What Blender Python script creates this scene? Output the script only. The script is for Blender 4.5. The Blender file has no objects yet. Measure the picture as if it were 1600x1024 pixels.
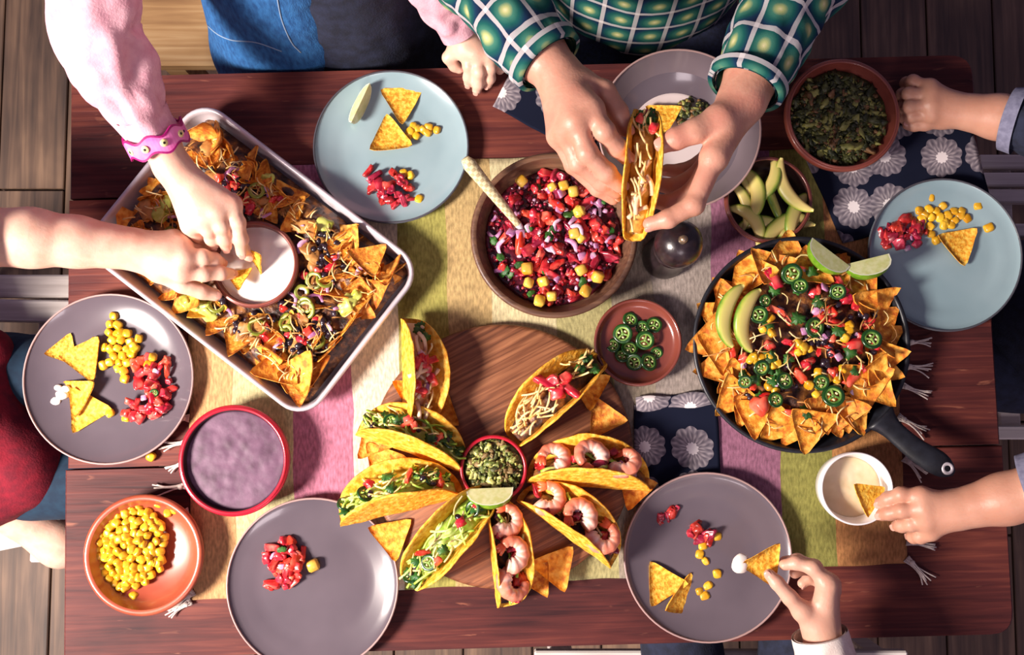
import bpy, math, random
import numpy as np
from mathutils import Vector, Matrix, noise as mnoise
R_ = random.Random(7)
SC = bpy.context.scene
COL = SC.collection
sin, cos, pi, rad = math.sin, math.cos, math.pi, math.radians

# ---------------------------------------------------------------- camera, world, lights, exposure
T = 0.75                    # table top above the floor
D, FPX = 1.5, 1500.0        # camera distance to the table top, focal length in pixels of a 1600 wide frame
TILT = rad(4.3)
CAM = Vector((0, -D * sin(TILT), T + D * cos(TILT)))
FWD = Vector((0, sin(TILT), -cos(TILT)))
UPV = Vector((0, cos(TILT), sin(TILT)))
cam = bpy.data.cameras.new('camera')
cam.sensor_width = 36.0
cam.lens = 36.0 * FPX / 1600.0
cam.clip_start = 0.05
co = bpy.data.objects.new('camera', cam)
COL.objects.link(co)
co.location = CAM
co.rotation_euler = (TILT, 0, 0)
SC.camera = co

w = bpy.data.worlds.new('room_light')
SC.world = w
w.use_nodes = True
w.node_tree.nodes['Background'].inputs[0].default_value = (0.56, 0.44, 0.68, 1)
w.node_tree.nodes['Background'].inputs[1].default_value = 0.27

def area(name, loc, target, sx, sy, power, col, spread=180):
    l = bpy.data.lights.new(name, 'AREA')
    l.shape = 'RECTANGLE'
    l.size, l.size_y, l.energy, l.color = sx, sy, power, col
    l.spread = rad(spread)
    o = bpy.data.objects.new(name, l)
    COL.objects.link(o)
    o.location = loc
    o.rotation_euler = (Vector(target) - Vector(loc)).to_track_quat('-Z', 'Y').to_euler()
    return o
area('window_light', (-1.90, -0.80, 2.40), (-0.42, -0.22, 0.75), 0.55, 0.55, 88, (1.0, 0.88, 0.80), 125)
area('far_window_light', (0.3, -2.6, 3.0), (0.1, 0, 0.75), 1.0, 0.8, 22, (1.0, 0.84, 0.88))
SC.view_settings.view_transform = 'Standard'
SC.view_settings.look = 'None'
SC.view_settings.exposure = 0.0
SC.view_settings.gamma = 1.0
SC.view_settings.use_curve_mapping = False

# ---------------------------------------------------------------- helpers
def P(px, py, h=0.0):
    """the point at height h above the table top that the photograph shows at px, py"""
    d = FWD + Vector((1, 0, 0)) * ((px - 800) / FPX) + UPV * ((512 - py) / FPX)
    t = (T + h - CAM.z) / d.z
    return CAM + d * t

def S(px, py, h=0.0):
    """metres per pixel there"""
    return (P(px, py, h) - CAM).dot(FWD) / FPX

def lin(hx):
    c = [int(hx[i:i + 2], 16) / 255 for i in (0, 2, 4)]
    return tuple(x / 12.92 if x <= 0.04045 else ((x + 0.055) / 1.055) ** 2.4 for x in c) + (1.0,)

class MB:
    def __init__(s):
        s.v, s.f, s.m, s.uv = [], [], [], []
    def add(s, geo, M=None, mi=0):
        v, f = geo[0], geo[1]
        uv = geo[2] if len(geo) > 2 else None
        b = len(s.v)
        if M is None:
            s.v.extend(tuple(p) for p in v)
        else:
            s.v.extend(tuple(M @ Vector(p)) for p in v)
        s.f.extend(tuple(i + b for i in q) for q in f)
        s.m.extend([mi] * len(f))
        s.uv.extend(uv if uv else [(0, 0)] * len(v))
        return s
    def mesh(s, name, mats, smooth=True):
        me = bpy.data.meshes.new(name)
        me.from_pydata(s.v, [], s.f)
        for m in (mats if isinstance(mats, (list, tuple)) else [mats]):
            me.materials.append(m)
        me.polygons.foreach_set('material_index', s.m)
        me.polygons.foreach_set('use_smooth', [smooth] * len(s.f))
        l = me.uv_layers.new(name='UVMap')
        li = np.empty(len(me.loops), dtype=np.int32)
        me.loops.foreach_get('vertex_index', li)
        l.data.foreach_set('uv', np.array(s.uv, dtype=np.float32)[li].ravel())
        me.update()
        return me
    def build(s, name, mats, parent=None, smooth=True, loc=None):
        return obj(name, s.mesh(name, mats, smooth), parent, loc)

def obj(name, me, parent=None, loc=None):
    o = bpy.data.objects.new(name, me)
    COL.objects.link(o)
    if parent: o.parent = parent
    if loc is not None: o.location = loc
    return o

def tag(o, label, cat, group=None, kind=None):
    o['label'] = label
    if cat: o['category'] = cat
    if group: o['group'] = group
    if kind: o['kind'] = kind
    return o

def empty(name, loc, label=None, cat=None, group=None):
    o = bpy.data.objects.new(name, None)
    COL.objects.link(o)
    o.location = loc
    o.empty_display_size = 0.02
    if label: tag(o, label, cat, group)
    return o

KIDS = {}
def kids(o):
    if o.name not in KIDS: KIDS[o.name] = list(o.children)
    return KIDS[o.name]

def dup(o, M=None, label=None, cat=None, group=None, parent=None):
    c = o.copy()
    COL.objects.link(c)
    c.parent = parent
    if M is not None: c.matrix_basis = M
    for k in ('label', 'category', 'group'):
        if k in c: del c[k]
    if label: tag(c, label, cat, group)
    ks = []
    for ch in kids(o):
        ks.append(dup(ch, None, ch.get('label'), None, None, c))
    KIDS[c.name] = ks
    return c

def XF(loc, yaw=0, tx=0, ty=0, s=1.0):
    return Matrix.Translation(loc) @ Matrix.Rotation(yaw, 4, 'Z') @ Matrix.Rotation(ty, 4, 'Y') @ Matrix.Rotation(tx, 4, 'X') @ Matrix.Diagonal((s, s, s, 1))

def nz(p, f, seed=0):
    return mnoise.noise(Vector((p[0] * f + seed * 17.3, p[1] * f - seed * 5.1, p[2] * f + seed * 3.7)))

# ---------------------------------------------------------------- geometry
def lathe(prof, seg=48, wob=0, seed=0):
    v, f, uv = [], [], []
    n = len(prof)
    for i, (r, z) in enumerate(prof):
        for j in range(seg):
            a = 2 * pi * j / seg
            rr = r
            if wob: rr = r * (1 + wob * nz((cos(a), sin(a), z * 9), 1.3, seed))
            v.append((rr * cos(a), rr * sin(a), z)); uv.append((j / seg, i / max(1, n - 1)))
    for i in range(n - 1):
        for j in range(seg):
            k = (j + 1) % seg
            f.append((i * seg + j, i * seg + k, (i + 1) * seg + k, (i + 1) * seg + j))
    return v, f, uv

def catmull(pts, n):
    """resample rows of numbers"""
    A = np.array(pts, float)
    if len(A) < 3:
        t = np.linspace(0, 1, n)[:, None]
        return A[0] * (1 - t) + A[-1] * t
    B = np.vstack([2 * A[0] - A[1], A, 2 * A[-1] - A[-2]])
    out = []
    m = len(A) - 1
    for x in np.linspace(0, m - 1e-9, n):
        i = int(x); t = x - i
        p0, p1, p2, p3 = B[i:i + 4]
        out.append(0.5 * (2 * p1 + (p2 - p0) * t + (2 * p0 - 5 * p1 + 4 * p2 - p3) * t * t + (3 * p1 - p0 - 3 * p2 + p3) * t ** 3))
    return np.array(out)

def sweep(path, radii, seg=8, cap=True, flat=1.0, up=(0, 0, 1), fn=None):
    """tube along path; flat squeezes it along the normal that starts nearest up; fn(u, angle, length) gives extra radius"""
    path = [Vector(p) for p in path]
    n = len(path)
    v, f, uv = [], [], []
    tang = [(path[min(i + 1, n - 1)] - path[max(i - 1, 0)]).normalized() for i in range(n)]
    upv = Vector(up)
    nrm = upv - tang[0] * upv.dot(tang[0])
    if nrm.length < 1e-3:
        nrm = Vector((1, 0, 0)) - tang[0] * tang[0].x
    nrm.normalize()
    L = 0
    r0 = sum(radii) / n
    for i in range(n):
        if i:
            L += (path[i] - path[i - 1]).length
            nrm = (nrm - tang[i] * nrm.dot(tang[i])).normalized()
        bi = tang[i].cross(nrm)
        for j in range(seg + 1):
            a = 2 * pi * j / seg
            r = radii[i] + (fn(i / (n - 1), a, L) if fn else 0)
            v.append(tuple(path[i] + bi * (r * cos(a)) + nrm * (r * flat * sin(a))))
            uv.append((r0 * 2 * pi * j / seg, L))
    q = seg + 1
    for i in range(n - 1):
        for j in range(seg):
            f.append((i * q + j, i * q + j + 1, (i + 1) * q + j + 1, (i + 1) * q + j))
    if cap:
        for i, rev in ((0, True), (n - 1, False)):
            c = len(v); v.append(tuple(path[i])); uv.append((0, 0 if rev else L))
            for j in range(seg):
                t = (i * q + j, i * q + j + 1, c)
                f.append(t[::-1] if rev else t)
    return v, f, uv

def ico(sub=1):
    t = (1 + 5 ** .5) / 2
    V = [Vector(x).normalized() for x in ((-1, t, 0), (1, t, 0), (-1, -t, 0), (1, -t, 0), (0, -1, t), (0, 1, t), (0, -1, -t), (0, 1, -t), (t, 0, -1), (t, 0, 1), (-t, 0, -1), (-t, 0, 1))]
    Fc = [(0, 11, 5), (0, 5, 1), (0, 1, 7), (0, 7, 10), (0, 10, 11), (1, 5, 9), (5, 11, 4), (11, 10, 2), (10, 7, 6), (7, 1, 8), (3, 9, 4), (3, 4, 2), (3, 2, 6), (3, 6, 8), (3, 8, 9), (4, 9, 5), (2, 4, 11), (6, 2, 10), (8, 6, 7), (9, 8, 1)]
    for _ in range(sub):
        c, N = {}, []
        def mid(a, b):
            k = (min(a, b), max(a, b))
            if k not in c:
                V.append(((V[a] + V[b]) / 2).normalized()); c[k] = len(V) - 1
            return c[k]
        for a, b, d in Fc:
            x, y, z = mid(a, b), mid(b, d), mid(d, a)
            N += [(a, x, z), (b, y, x), (d, z, y), (x, y, z)]
        Fc = N
    return [tuple(p) for p in V], Fc

ICO = [ico(i) for i in range(4)]
def blob(sx, sy, sz, sub=1, wob=0.0, fr=1.5, seed=0, sq=1.0):
    """ellipsoid; sq < 1 makes it boxy; wob roughens it"""
    v = []
    for p in ICO[sub][0]:
        q = [math.copysign(abs(c) ** sq, c) for c in p] if sq != 1 else list(p)
        k = 1 + (wob * nz(p, fr, seed) if wob else 0)
        v.append((q[0] * sx * k, q[1] * sy * k, q[2] * sz * k))
    return v, ICO[sub][1]

def cbox(sx, sy, sz, b, wob=0, seed=0):
    """chamfered box, full sizes, centred"""
    v, idx = [], {}
    for X in (-1, 1):
        for Y in (-1, 1):
            for Z in (-1, 1):
                for ax in range(3):
                    p = [X * (sx / 2 - b), Y * (sy / 2 - b), Z * (sz / 2 - b)]
                    p[ax] += (X, Y, Z)[ax] * b
                    if wob:
                        g = (X * 3.1, Y * 2.3, Z * 1.7)
                        p = [p[c] * (1 + wob * nz((g[0] + c * 5, g[1], g[2]), .9, seed)) for c in range(3)]
                    idx[(X, Y, Z, ax)] = len(v); v.append(tuple(p))
    f = []
    def q(*ks):
        pts = [Vector(v[idx[k]]) for k in ks]
        n = (pts[1] - pts[0]).cross(pts[2] - pts[0])
        c = sum(pts, Vector()) / len(pts)
        ids = tuple(idx[k] for k in ks)
        f.append(ids if n.dot(c) > 0 else ids[::-1])
    for ax in range(3):
        o1, o2 = [a for a in range(3) if a != ax]
        for sg in (-1, 1):
            def k(a, b):
                t = [0, 0, 0]; t[ax] = sg; t[o1] = a; t[o2] = b
                return (*t, ax)
            q(k(-1, -1), k(1, -1), k(1, 1), k(-1, 1))
    for ax in range(3):
        o1, o2 = [a for a in range(3) if a != ax]
        for a in (-1, 1):
            for b_ in (-1, 1):
                def k(s_, which):
                    t = [0, 0, 0]; t[ax] = s_; t[o1] = a; t[o2] = b_
                    return (*t, which)
                q(k(-1, o1), k(1, o1), k(1, o2), k(-1, o2))
    for X in (-1, 1):
        for Y in (-1, 1):
            for Z in (-1, 1):
                q((X, Y, Z, 0), (X, Y, Z, 1), (X, Y, Z, 2))
    return v, f

def slab(poly, z0, z1, bev=0.0):
    """upright prism of a counter-clockwise outline, top edge chamfered"""
    n = len(poly)
    c = Vector((sum(p[0] for p in poly) / n, sum(p[1] for p in poly) / n))
    rings = [(0, z0), (0, z1 - bev), (bev, z1)] if bev else [(0, z0), (0, z1)]
    v = []
    for ins, z in rings:
        for p in poly:
            d = Vector((p[0], p[1])) - c
            k = max(0, 1 - ins / max(d.length, 1e-6))
            v.append((c.x + d.x * k, c.y + d.y * k, z))
    f = []
    for r in range(len(rings) - 1):
        for j in range(n):
            k = (j + 1) % n
            f.append((r * n + j, r * n + k, (r + 1) * n + k, (r + 1) * n + j))
    f.append(tuple(range((len(rings) - 1) * n, len(rings) * n)))
    f.append(tuple(range(n - 1, -1, -1)))
    return v, f

def rrect(w_, d_, r, n=6):
    pts = []
    for cx, cy, a0 in ((w_ / 2 - r, d_ / 2 - r, 0), (-w_ / 2 + r, d_ / 2 - r, pi / 2), (-w_ / 2 + r, -d_ / 2 + r, pi), (w_ / 2 - r, -d_ / 2 + r, 1.5 * pi)):
        for i in range(n + 1):
            a = a0 + pi / 2 * i / n
            pts.append((cx + r * cos(a), cy + r * sin(a)))
    return pts

# signed distance bodies: limbs that flow into one another
def smin(a, b, k):
    if k <= 0: return np.minimum(a, b)
    h = np.clip(0.5 + 0.5 * (b - a) / k, 0, 1)
    return b * (1 - h) + a * h - k * h * (1 - h)

class Field:
    def __init__(s, lo, hi, vox):
        s.vox = vox
        s.lo = np.array(lo) - 3 * vox
        s.n = np.ceil((np.array(hi) + 3 * vox - s.lo) / vox).astype(int) + 1
        s.F = np.full(s.n, 10.0)
    def capsule(s, F, a, b, ra, rb, k):
        a, b = np.array(a, float), np.array(b, float)
        m = max(ra, rb) + k + 2 * s.vox
        i0 = np.maximum(((np.minimum(a, b) - m - s.lo) / s.vox).astype(int), 0)
        i1 = np.minimum(((np.maximum(a, b) + m - s.lo) / s.vox).astype(int) + 2, s.n)
        if (i1 <= i0).any(): return
        g = [s.lo[c] + s.vox * np.arange(i0[c], i1[c]) for c in range(3)]
        X, Y, Z = g[0][:, None, None], g[1][None, :, None], g[2][None, None, :]
        d = b - a
        L = max(float(d @ d), 1e-12)
        t = np.clip(((X - a[0]) * d[0] + (Y - a[1]) * d[1] + (Z - a[2]) * d[2]) / L, 0, 1)
        dist = np.sqrt((X - a[0] - t * d[0]) ** 2 + (Y - a[1] - t * d[1]) ** 2 + (Z - a[2] - t * d[2]) ** 2) - (ra + (rb - ra) * t)
        sl = tuple(slice(i0[c], i1[c]) for c in range(3))
        F[sl] = smin(F[sl], dist, k)
    def surface(s):
        F, vox = s.F, s.vox
        ins = F < 0
        cnt = np.zeros(tuple(x - 1 for x in F.shape), np.int8)
        offs = [(i, j, k) for i in (0, 1) for j in (0, 1) for k in (0, 1)]
        sh = cnt.shape
        for o in offs:
            cnt += ins[o[0]:o[0] + sh[0], o[1]:o[1] + sh[1], o[2]:o[2] + sh[2]]
        act = (cnt > 0) & (cnt < 8)
        ijk = np.argwhere(act)
        idx = np.full(sh, -1, np.int64)
        idx[act] = np.arange(len(ijk))
        acc = np.zeros((len(ijk), 3)); num = np.zeros(len(ijk))
        for a in offs:
            for ax in range(3):
                if a[ax]: continue
                b = list(a); b[ax] = 1
                fa = F[ijk[:, 0] + a[0], ijk[:, 1] + a[1], ijk[:, 2] + a[2]]
                fb = F[ijk[:, 0] + b[0], ijk[:, 1] + b[1], ijk[:, 2] + b[2]]
                cr = (fa < 0) != (fb < 0)
                t = np.where(cr, fa / np.where(cr, fa - fb, 1), 0)
                p = np.array(a, float)[None, :].repeat(len(ijk), 0)
                p[:, ax] += t
                acc += p * cr[:, None]; num += cr
        V = s.lo + vox * (ijk + acc / num[:, None])
        Q = []
        for ax in range(3):
            o1, o2 = (ax + 1) % 3, (ax + 2) % 3
            sa = [slice(1, -1)] * 3; sb = [slice(1, -1)] * 3
            sa[ax] = slice(0, -1); sb[ax] = slice(1, None)
            A, B = ins[tuple(sa)], ins[tuple(sb)]
            e = np.argwhere(A != B)
            if not len(e): continue
            solid = A[e[:, 0], e[:, 1], e[:, 2]]
            c = e.copy(); c[:, o1] += 1; c[:, o2] += 1
            def cell(d1, d2):
                q = c.copy(); q[:, o1] -= d1; q[:, o2] -= d2
                return idx[q[:, 0], q[:, 1], q[:, 2]]
            q = np.stack([cell(1, 1), cell(0, 1), cell(0, 0), cell(1, 0)], 1)
            q[~solid] = q[~solid][:, ::-1]
            Q.append(q)
        return V.tolist(), np.concatenate(Q).tolist()

def blend(caps, vox, k, base=None):
    """mesh of smoothly joined capsules (a, b, ra, rb)"""
    A = np.array([list(c[0]) for c in caps] + [list(c[1]) for c in caps])
    r = max(max(c[2], c[3]) for c in caps)
    fl = Field(A.min(0) - r, A.max(0) + r, vox)
    for a, b, ra, rb in caps: fl.capsule(fl.F, a, b, ra, rb, k)
    return fl.surface()

# ---------------------------------------------------------------- materials
MATS = {}
def nodes_of(name):
    m = bpy.data.materials.new(name)
    m.use_nodes = True
    nt = m.node_tree
    return m, nt, nt.nodes['Principled BSDF']

def N(nt, t, **kw):
    n = nt.nodes.new(t)
    for k, v in kw.items(): setattr(n, k, v)
    return n

def ramp(nt, stops, mode='LINEAR'):
    r = N(nt, 'ShaderNodeValToRGB')
    r.color_ramp.interpolation = mode
    e = r.color_ramp.elements
    while len(e) < len(stops): e.new(0.5)
    for x, (p, c) in zip(e, stops):
        x.position = p
        x.color = lin(c) if isinstance(c, str) else c
    return r

def mat(name, c1, c2=None, c3=None, scale=30, rough=0.5, bump=0.0, bscale=None, sss=0.0, coat=0.0, vary=0.0, lo=.35, hi=.65, spec=.5, stretch=None, metal=0, detail=3, trans=0):
    if name in MATS: return MATS[name]
    m, nt, bs = nodes_of(name)
    L = nt.links.new
    tc = N(nt, 'ShaderNodeTexCoord')
    src = tc.outputs['Object']
    oi = N(nt, 'ShaderNodeObjectInfo')
    ad = N(nt, 'ShaderNodeVectorMath', operation='ADD')
    sc_ = N(nt, 'ShaderNodeVectorMath', operation='SCALE')
    cmb = N(nt, 'ShaderNodeCombineXYZ')
    for i in range(3): L(oi.outputs['Random'], cmb.inputs[i])
    L(cmb.outputs[0], sc_.inputs[0]); sc_.inputs['Scale'].default_value = 7.0
    L(src, ad.inputs[0]); L(sc_.outputs[0], ad.inputs[1])
    vec = ad.outputs[0]
    if stretch:
        mp = N(nt, 'ShaderNodeMapping'); mp.inputs['Scale'].default_value = stretch
        L(vec, mp.inputs[0]); vec = mp.outputs[0]
    col = None
    if c2:
        no = N(nt, 'ShaderNodeTexNoise'); no.inputs['Scale'].default_value = scale; no.inputs['Detail'].default_value = detail
        L(vec, no.inputs['Vector'])
        stops = [(lo, c1), (hi, c2)] if not c3 else [(lo, c1), ((lo + hi) / 2, c2), (hi, c3)]
        r = ramp(nt, stops); L(no.outputs['Fac'], r.inputs[0]); col = r.outputs[0]
    else:
        bs.inputs['Base Color'].default_value = lin(c1)
    if vary:
        hs = N(nt, 'ShaderNodeHueSaturation')
        mr = N(nt, 'ShaderNodeMapRange'); L(oi.outputs['Random'], mr.inputs[0])
        mr.inputs[3].default_value = 1 - vary; mr.inputs[4].default_value = 1 + vary
        L(mr.outputs[0], hs.inputs['Value'])
        m2 = N(nt, 'ShaderNodeMapRange'); L(oi.outputs['Random'], m2.inputs[0])
        m2.inputs[3].default_value = .5 - vary * .045; m2.inputs[4].default_value = .5 + vary * .045
        L(m2.outputs[0], hs.inputs['Hue'])
        if col: L(col, hs.inputs['Color'])
        else: hs.inputs['Color'].default_value = lin(c1)
        col = hs.outputs[0]
    if col: L(col, bs.inputs['Base Color'])
    bs.inputs['Roughness'].default_value = rough
    bs.inputs['Specular IOR Level'].default_value = spec
    bs.inputs['Metallic'].default_value = metal
    if sss:
        bs.inputs['Subsurface Weight'].default_value = sss
        bs.inputs['Subsurface Radius'].default_value = (1, .35, .2)
        bs.inputs['Subsurface Scale'].default_value = .006
    if coat:
        bs.inputs['Coat Weight'].default_value = coat
        bs.inputs['Coat Roughness'].default_value = .08
    if trans: bs.inputs['Transmission Weight'].default_value = trans
    if bump:
        nb = N(nt, 'ShaderNodeTexNoise'); nb.inputs['Scale'].default_value = bscale or scale; nb.inputs['Detail'].default_value = detail
        L(vec, nb.inputs['Vector'])
        bp = N(nt, 'ShaderNodeBump'); bp.inputs['Strength'].default_value = bump; bp.inputs['Distance'].default_value = .004
        L(nb.outputs['Fac'], bp.inputs['Height']); L(bp.outputs[0], bs.inputs['Normal'])
    MATS[name] = m
    return m

def wood(name, dark, mid, light, axis=0, rough=.4, grain=1.0, coat=0.0, scratch=None, bump=.25, patch=.5):
    if name in MATS: return MATS[name]
    m, nt, bs = nodes_of(name)
    L = nt.links.new
    tc = N(nt, 'ShaderNodeTexCoord'); oi = N(nt, 'ShaderNodeObjectInfo')
    ad = N(nt, 'ShaderNodeVectorMath', operation='ADD'); sc_ = N(nt, 'ShaderNodeVectorMath', operation='SCALE'); cmb = N(nt, 'ShaderNodeCombineXYZ')
    for i in range(3): L(oi.outputs['Random'], cmb.inputs[i])
    L(cmb.outputs[0], sc_.inputs[0]); sc_.inputs['Scale'].default_value = 11.0
    L(tc.outputs['Object'], ad.inputs[0]); L(sc_.outputs[0], ad.inputs[1])
    def noise(scl, fine, det):
        mp = N(nt, 'ShaderNodeMapping')
        s3 = [fine] * 3; s3[axis] = 1.0
        mp.inputs['Scale'].default_value = [x * scl for x in s3]
        L(ad.outputs[0], mp.inputs[0])
        no = N(nt, 'ShaderNodeTexNoise'); no.inputs['Scale'].default_value = 1.0; no.inputs['Detail'].default_value = det
        no.inputs['Distortion'].default_value = .6
        L(mp.outputs[0], no.inputs['Vector'])
        return no.outputs['Fac']
    g = noise(4 * grain, 22, 6)
    big = noise(3.0, 2.5, 3)
    mx = N(nt, 'ShaderNodeMix'); mx.data_type = 'FLOAT'; mx.inputs[0].default_value = patch
    L(g, mx.inputs[2]); L(big, mx.inputs[3])
    r = ramp(nt, [(.34, dark), (.5, mid), (.66, light)]); L(mx.outputs[0], r.inputs[0])
    col = r.outputs[0]
    if scratch:
        s_ = noise(16, 6, 5)
        r2 = ramp(nt, [(.66, (0, 0, 0, 1)), (.74, (1, 1, 1, 1))]); L(s_, r2.inputs[0])
        m3 = N(nt, 'ShaderNodeMix'); m3.data_type = 'RGBA'
        ml = N(nt, 'ShaderNodeMath', operation='MULTIPLY'); ml.inputs[1].default_value = .55
        L(r2.outputs[0], ml.inputs[0]); L(ml.outputs[0], m3.inputs[0]); L(col, m3.inputs[6]); m3.inputs[7].default_value = lin(scratch)
        col = m3.outputs[2]
    L(col, bs.inputs['Base Color'])
    bs.inputs['Roughness'].default_value = rough
    if coat:
        bs.inputs['Coat Weight'].default_value = coat; bs.inputs['Coat Roughness'].default_value = .25
    bp = N(nt, 'ShaderNodeBump'); bp.inputs['Strength'].default_value = bump; bp.inputs['Distance'].default_value = .003
    L(g, bp.inputs['Height']); L(bp.outputs[0], bs.inputs['Normal'])
    MATS[name] = m
    return m
# ---------------------------------------------------------------- materials used
M_table = wood('table_wood', '30161a', '562826', '7c4034', 0, .6, 1.6, 0, 'a0644e', .3, .6)
M_table.node_tree.nodes['Principled BSDF'].inputs['Specular IOR Level'].default_value = .22
M_floor = wood('floor_wood', '3e302a', '624c3e', '886c56', 1, .6, .8)
M_bench = wood('bench_wood', '8a6440', 'b18a5c', 'cfae80', 0, .6, .8)
M_white_wood = wood('white_painted_wood', 'b0a49e', 'd0c6c0', 'e8e0da', 0, .6, 1)
M_board = wood('board_wood', '4a2818', '7a4a30', 'a06a48', 0, .5, 2.2, 0, None, .2, .35)
M_bowl_wood = wood('bowl_wood', '3a221a', '5e4030', '7c5a42', 0, .5, 1.4, .15)
M_blue = mat('blue_glaze', '869fa6', '93aab0', scale=9, rough=.22, coat=.5)
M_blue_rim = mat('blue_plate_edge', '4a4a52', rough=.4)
M_grey = mat('grey_glaze', '584f57', '645a62', scale=7, rough=.2, coat=.5)
M_grey_rim = mat('grey_plate_edge', 'a88a86', rough=.4)
M_grey_in = mat('grey_bowl_glaze', '665a60', '766a70', scale=7, rough=.25, coat=.5)
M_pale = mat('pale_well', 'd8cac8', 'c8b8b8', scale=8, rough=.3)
M_terra = mat('terracotta', '9a4630', 'b0583e', scale=18, rough=.32, coat=.4)
M_terra_d = mat('dark_terracotta', '7a3a30', '8f4a3c', scale=18, rough=.35, coat=.4)
M_red = mat('red_glaze', 'c01830', 'a81028', scale=18, rough=.3, coat=.5)
M_brown_bowl = mat('brown_glaze', '6a332c', '7e4034', scale=18, rough=.25, coat=.5)
M_dark_in = mat('dark_glaze', '2c1c1c', '3a2624', scale=18, rough=.3, coat=.4)
M_white = mat('white_ceramic', 'f0ecec', rough=.25, coat=.4)
M_iron = mat('cast_iron', '15161c', '20222a', scale=60, rough=.42, bump=.1)
M_alu = mat('aluminium', 'dcd4da', 'c6bec6', scale=14, rough=.4, metal=.3, spec=.6)
M_mill = wood('mill_wood', '130c0e', '20161a', '32262a', 2, .3, 1, .4)
M_chip = mat('corn_chip', 'd88a18', 'eeb436', 'f8cc58', scale=190, rough=.75, bump=.5, bscale=170, vary=.07, lo=.38, hi=.66)
M_chip_o = mat('baked_corn_chip', 'c06618', 'e4942a', 'f4b44c', scale=110, rough=.7, bump=.5, bscale=170, vary=.14, lo=.36, hi=.66)
M_shell = mat('taco_shell', 'd88c16', 'f0ae30', 'f6c85a', scale=120, rough=.7, bump=.45, bscale=150, vary=.05)
M_corn = mat('corn_kernel', 'cc920e', 'e8bc34', scale=90, rough=.35, sss=.15, vary=.12, coat=.1)
M_tom = mat('tomato', 'b8141e', 'd83030', 'e86858', scale=70, rough=.3, sss=.1, vary=.2, coat=.15)
M_tom_d = mat('salsa_tomato', '721020', 'a01c2e', 'c43c48', scale=70, rough=.3, vary=.3, coat=.15)
M_onion = mat('red_onion', '9a5a8c', 'c48ab0', 'e4c4d6', scale=60, rough=.3, sss=.2, vary=.15)
M_bean = mat('black_bean', '1a1018', '2c1c2a', scale=60, rough=.3, vary=.2, coat=.3)
M_jal = mat('jalapeno_skin', '0f3410', '1e4c18', scale=60, rough=.25, coat=.4)
M_jal_in = mat('jalapeno_flesh', '3c6a24', '86a84c', scale=120, rough=.4, sss=.1)
M_pick = mat('pickled_skin', '6a7420', '8a9030', scale=60, rough=.35)
M_pick_in = mat('pickled_flesh', 'a8a048', 'c4ba68', scale=120, rough=.4)
M_seed = mat('seed', 'e4dca0', rough=.5)
M_lime_f = mat('lime_flesh', 'd0d48a', 'e2e4ae', scale=150, rough=.3, sss=.15)
M_lime_r = mat('lime_rind', '5a8a1e', '7aa42c', scale=120, rough=.35, bump=.2)
M_pith = mat('lime_pith', 'eef0d0', rough=.5)
M_cheese = mat('grated_cheese', 'e0b868', 'f0d8a0', scale=50, rough=.5, sss=.15)
M_cheese_m = mat('melted_cheese', '9a6430', 'cc9450', scale=40, rough=.45)
M_let = mat('lettuce', '8cb830', 'b8d860', 'dcec9c', scale=60, rough=.5, sss=.1)
M_leaf = mat('coriander', '1e4a18', '3a6a24', scale=90, rough=.5, vary=.2)
M_guac = mat('guacamole', '4a5a1e', '77803a', 'a2a058', scale=110, rough=.5, bump=.5, bscale=200)
M_guac_d = mat('dark_guacamole', '2e3216', '565a2a', scale=110, rough=.5, bump=.5, bscale=200)
M_sauce = mat('salsa_sauce', '300a16', '561222', '74202e', scale=90, rough=.25, bump=.5, bscale=120, coat=.4)
M_purple = mat('black_bean_dip', '4c3044', '62425a', '76546c', scale=40, rough=.6, bump=.12, bscale=90, coat=.0, lo=.3, hi=.72)
M_cream = mat('sour_cream', 'fbf4ec', 'f4eadf', scale=30, rough=.35, sss=.1)
M_cream_d = mat('cheese_dip', 'e6d0a6', 'efdcba', scale=50, rough=.35, sss=.1)
M_mix = mat('baked_filling', '1e1412', '54301e', '96602c', scale=70, rough=.5, bump=.8, bscale=110)
M_mango = mat('mango', 'd8a02a', 'ecc45a', scale=60, rough=.3, sss=.15, vary=.12)
M_shrimp_t = mat('shrimp_tail', 'e0582e', 'ee8050', scale=60, rough=.35)
M_chick = mat('cooked_chicken', 'e6b894', 'f2d2ae', scale=60, rough=.5, sss=.1)
M_skin = mat('skin', 'dcae98', 'e8bea8', 'e2ac96', scale=22, rough=.45, sss=.25, bump=.08, bscale=260)
M_skin_m = mat('skin_adult', 'bc8670', 'ca947e', 'c68874', scale=22, rough=.45, sss=.2, bump=.12, bscale=220)
M_skin_r = mat('skin_rosy', 'cc9a84', 'd8a892', scale=22, rough=.45, sss=.2, bump=.08, bscale=260)
M_skin_d = mat('skin_tan', 'c08a72', 'cc9880', scale=22, rough=.45, sss=.2, bump=.08, bscale=260)
M_nail = mat('nail', 'd8a090', rough=.25)
M_pink = mat('pink_cloth', 'd69cac', 'e2b0bc', scale=60, rough=.85, bump=.2, bscale=300)
M_denim = mat('denim', '164a80', '2a68a4', scale=160, rough=.9, bump=.3, bscale=600, stretch=(1, 1, .25))
M_jeans = mat('dark_jeans', '14182c', '1e2440', scale=160, rough=.9, bump=.3, bscale=600)
M_stitch = mat('denim_stitch', '8aa0b8', rough=.9)
M_redcloth = mat('red_cloth', '6c0a22', '8c1028', scale=60, rough=.9, bump=.2, bscale=300)
M_teal = mat('teal_cloth', '10263c', '163248', scale=60, rough=.9)
M_navy = mat('navy_cloth', '14182a', '20263e', scale=60, rough=.9, bump=.2, bscale=300)
M_cuff = mat('grey_cuff', '6c6c84', '82829a', scale=120, rough=.9)
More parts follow.
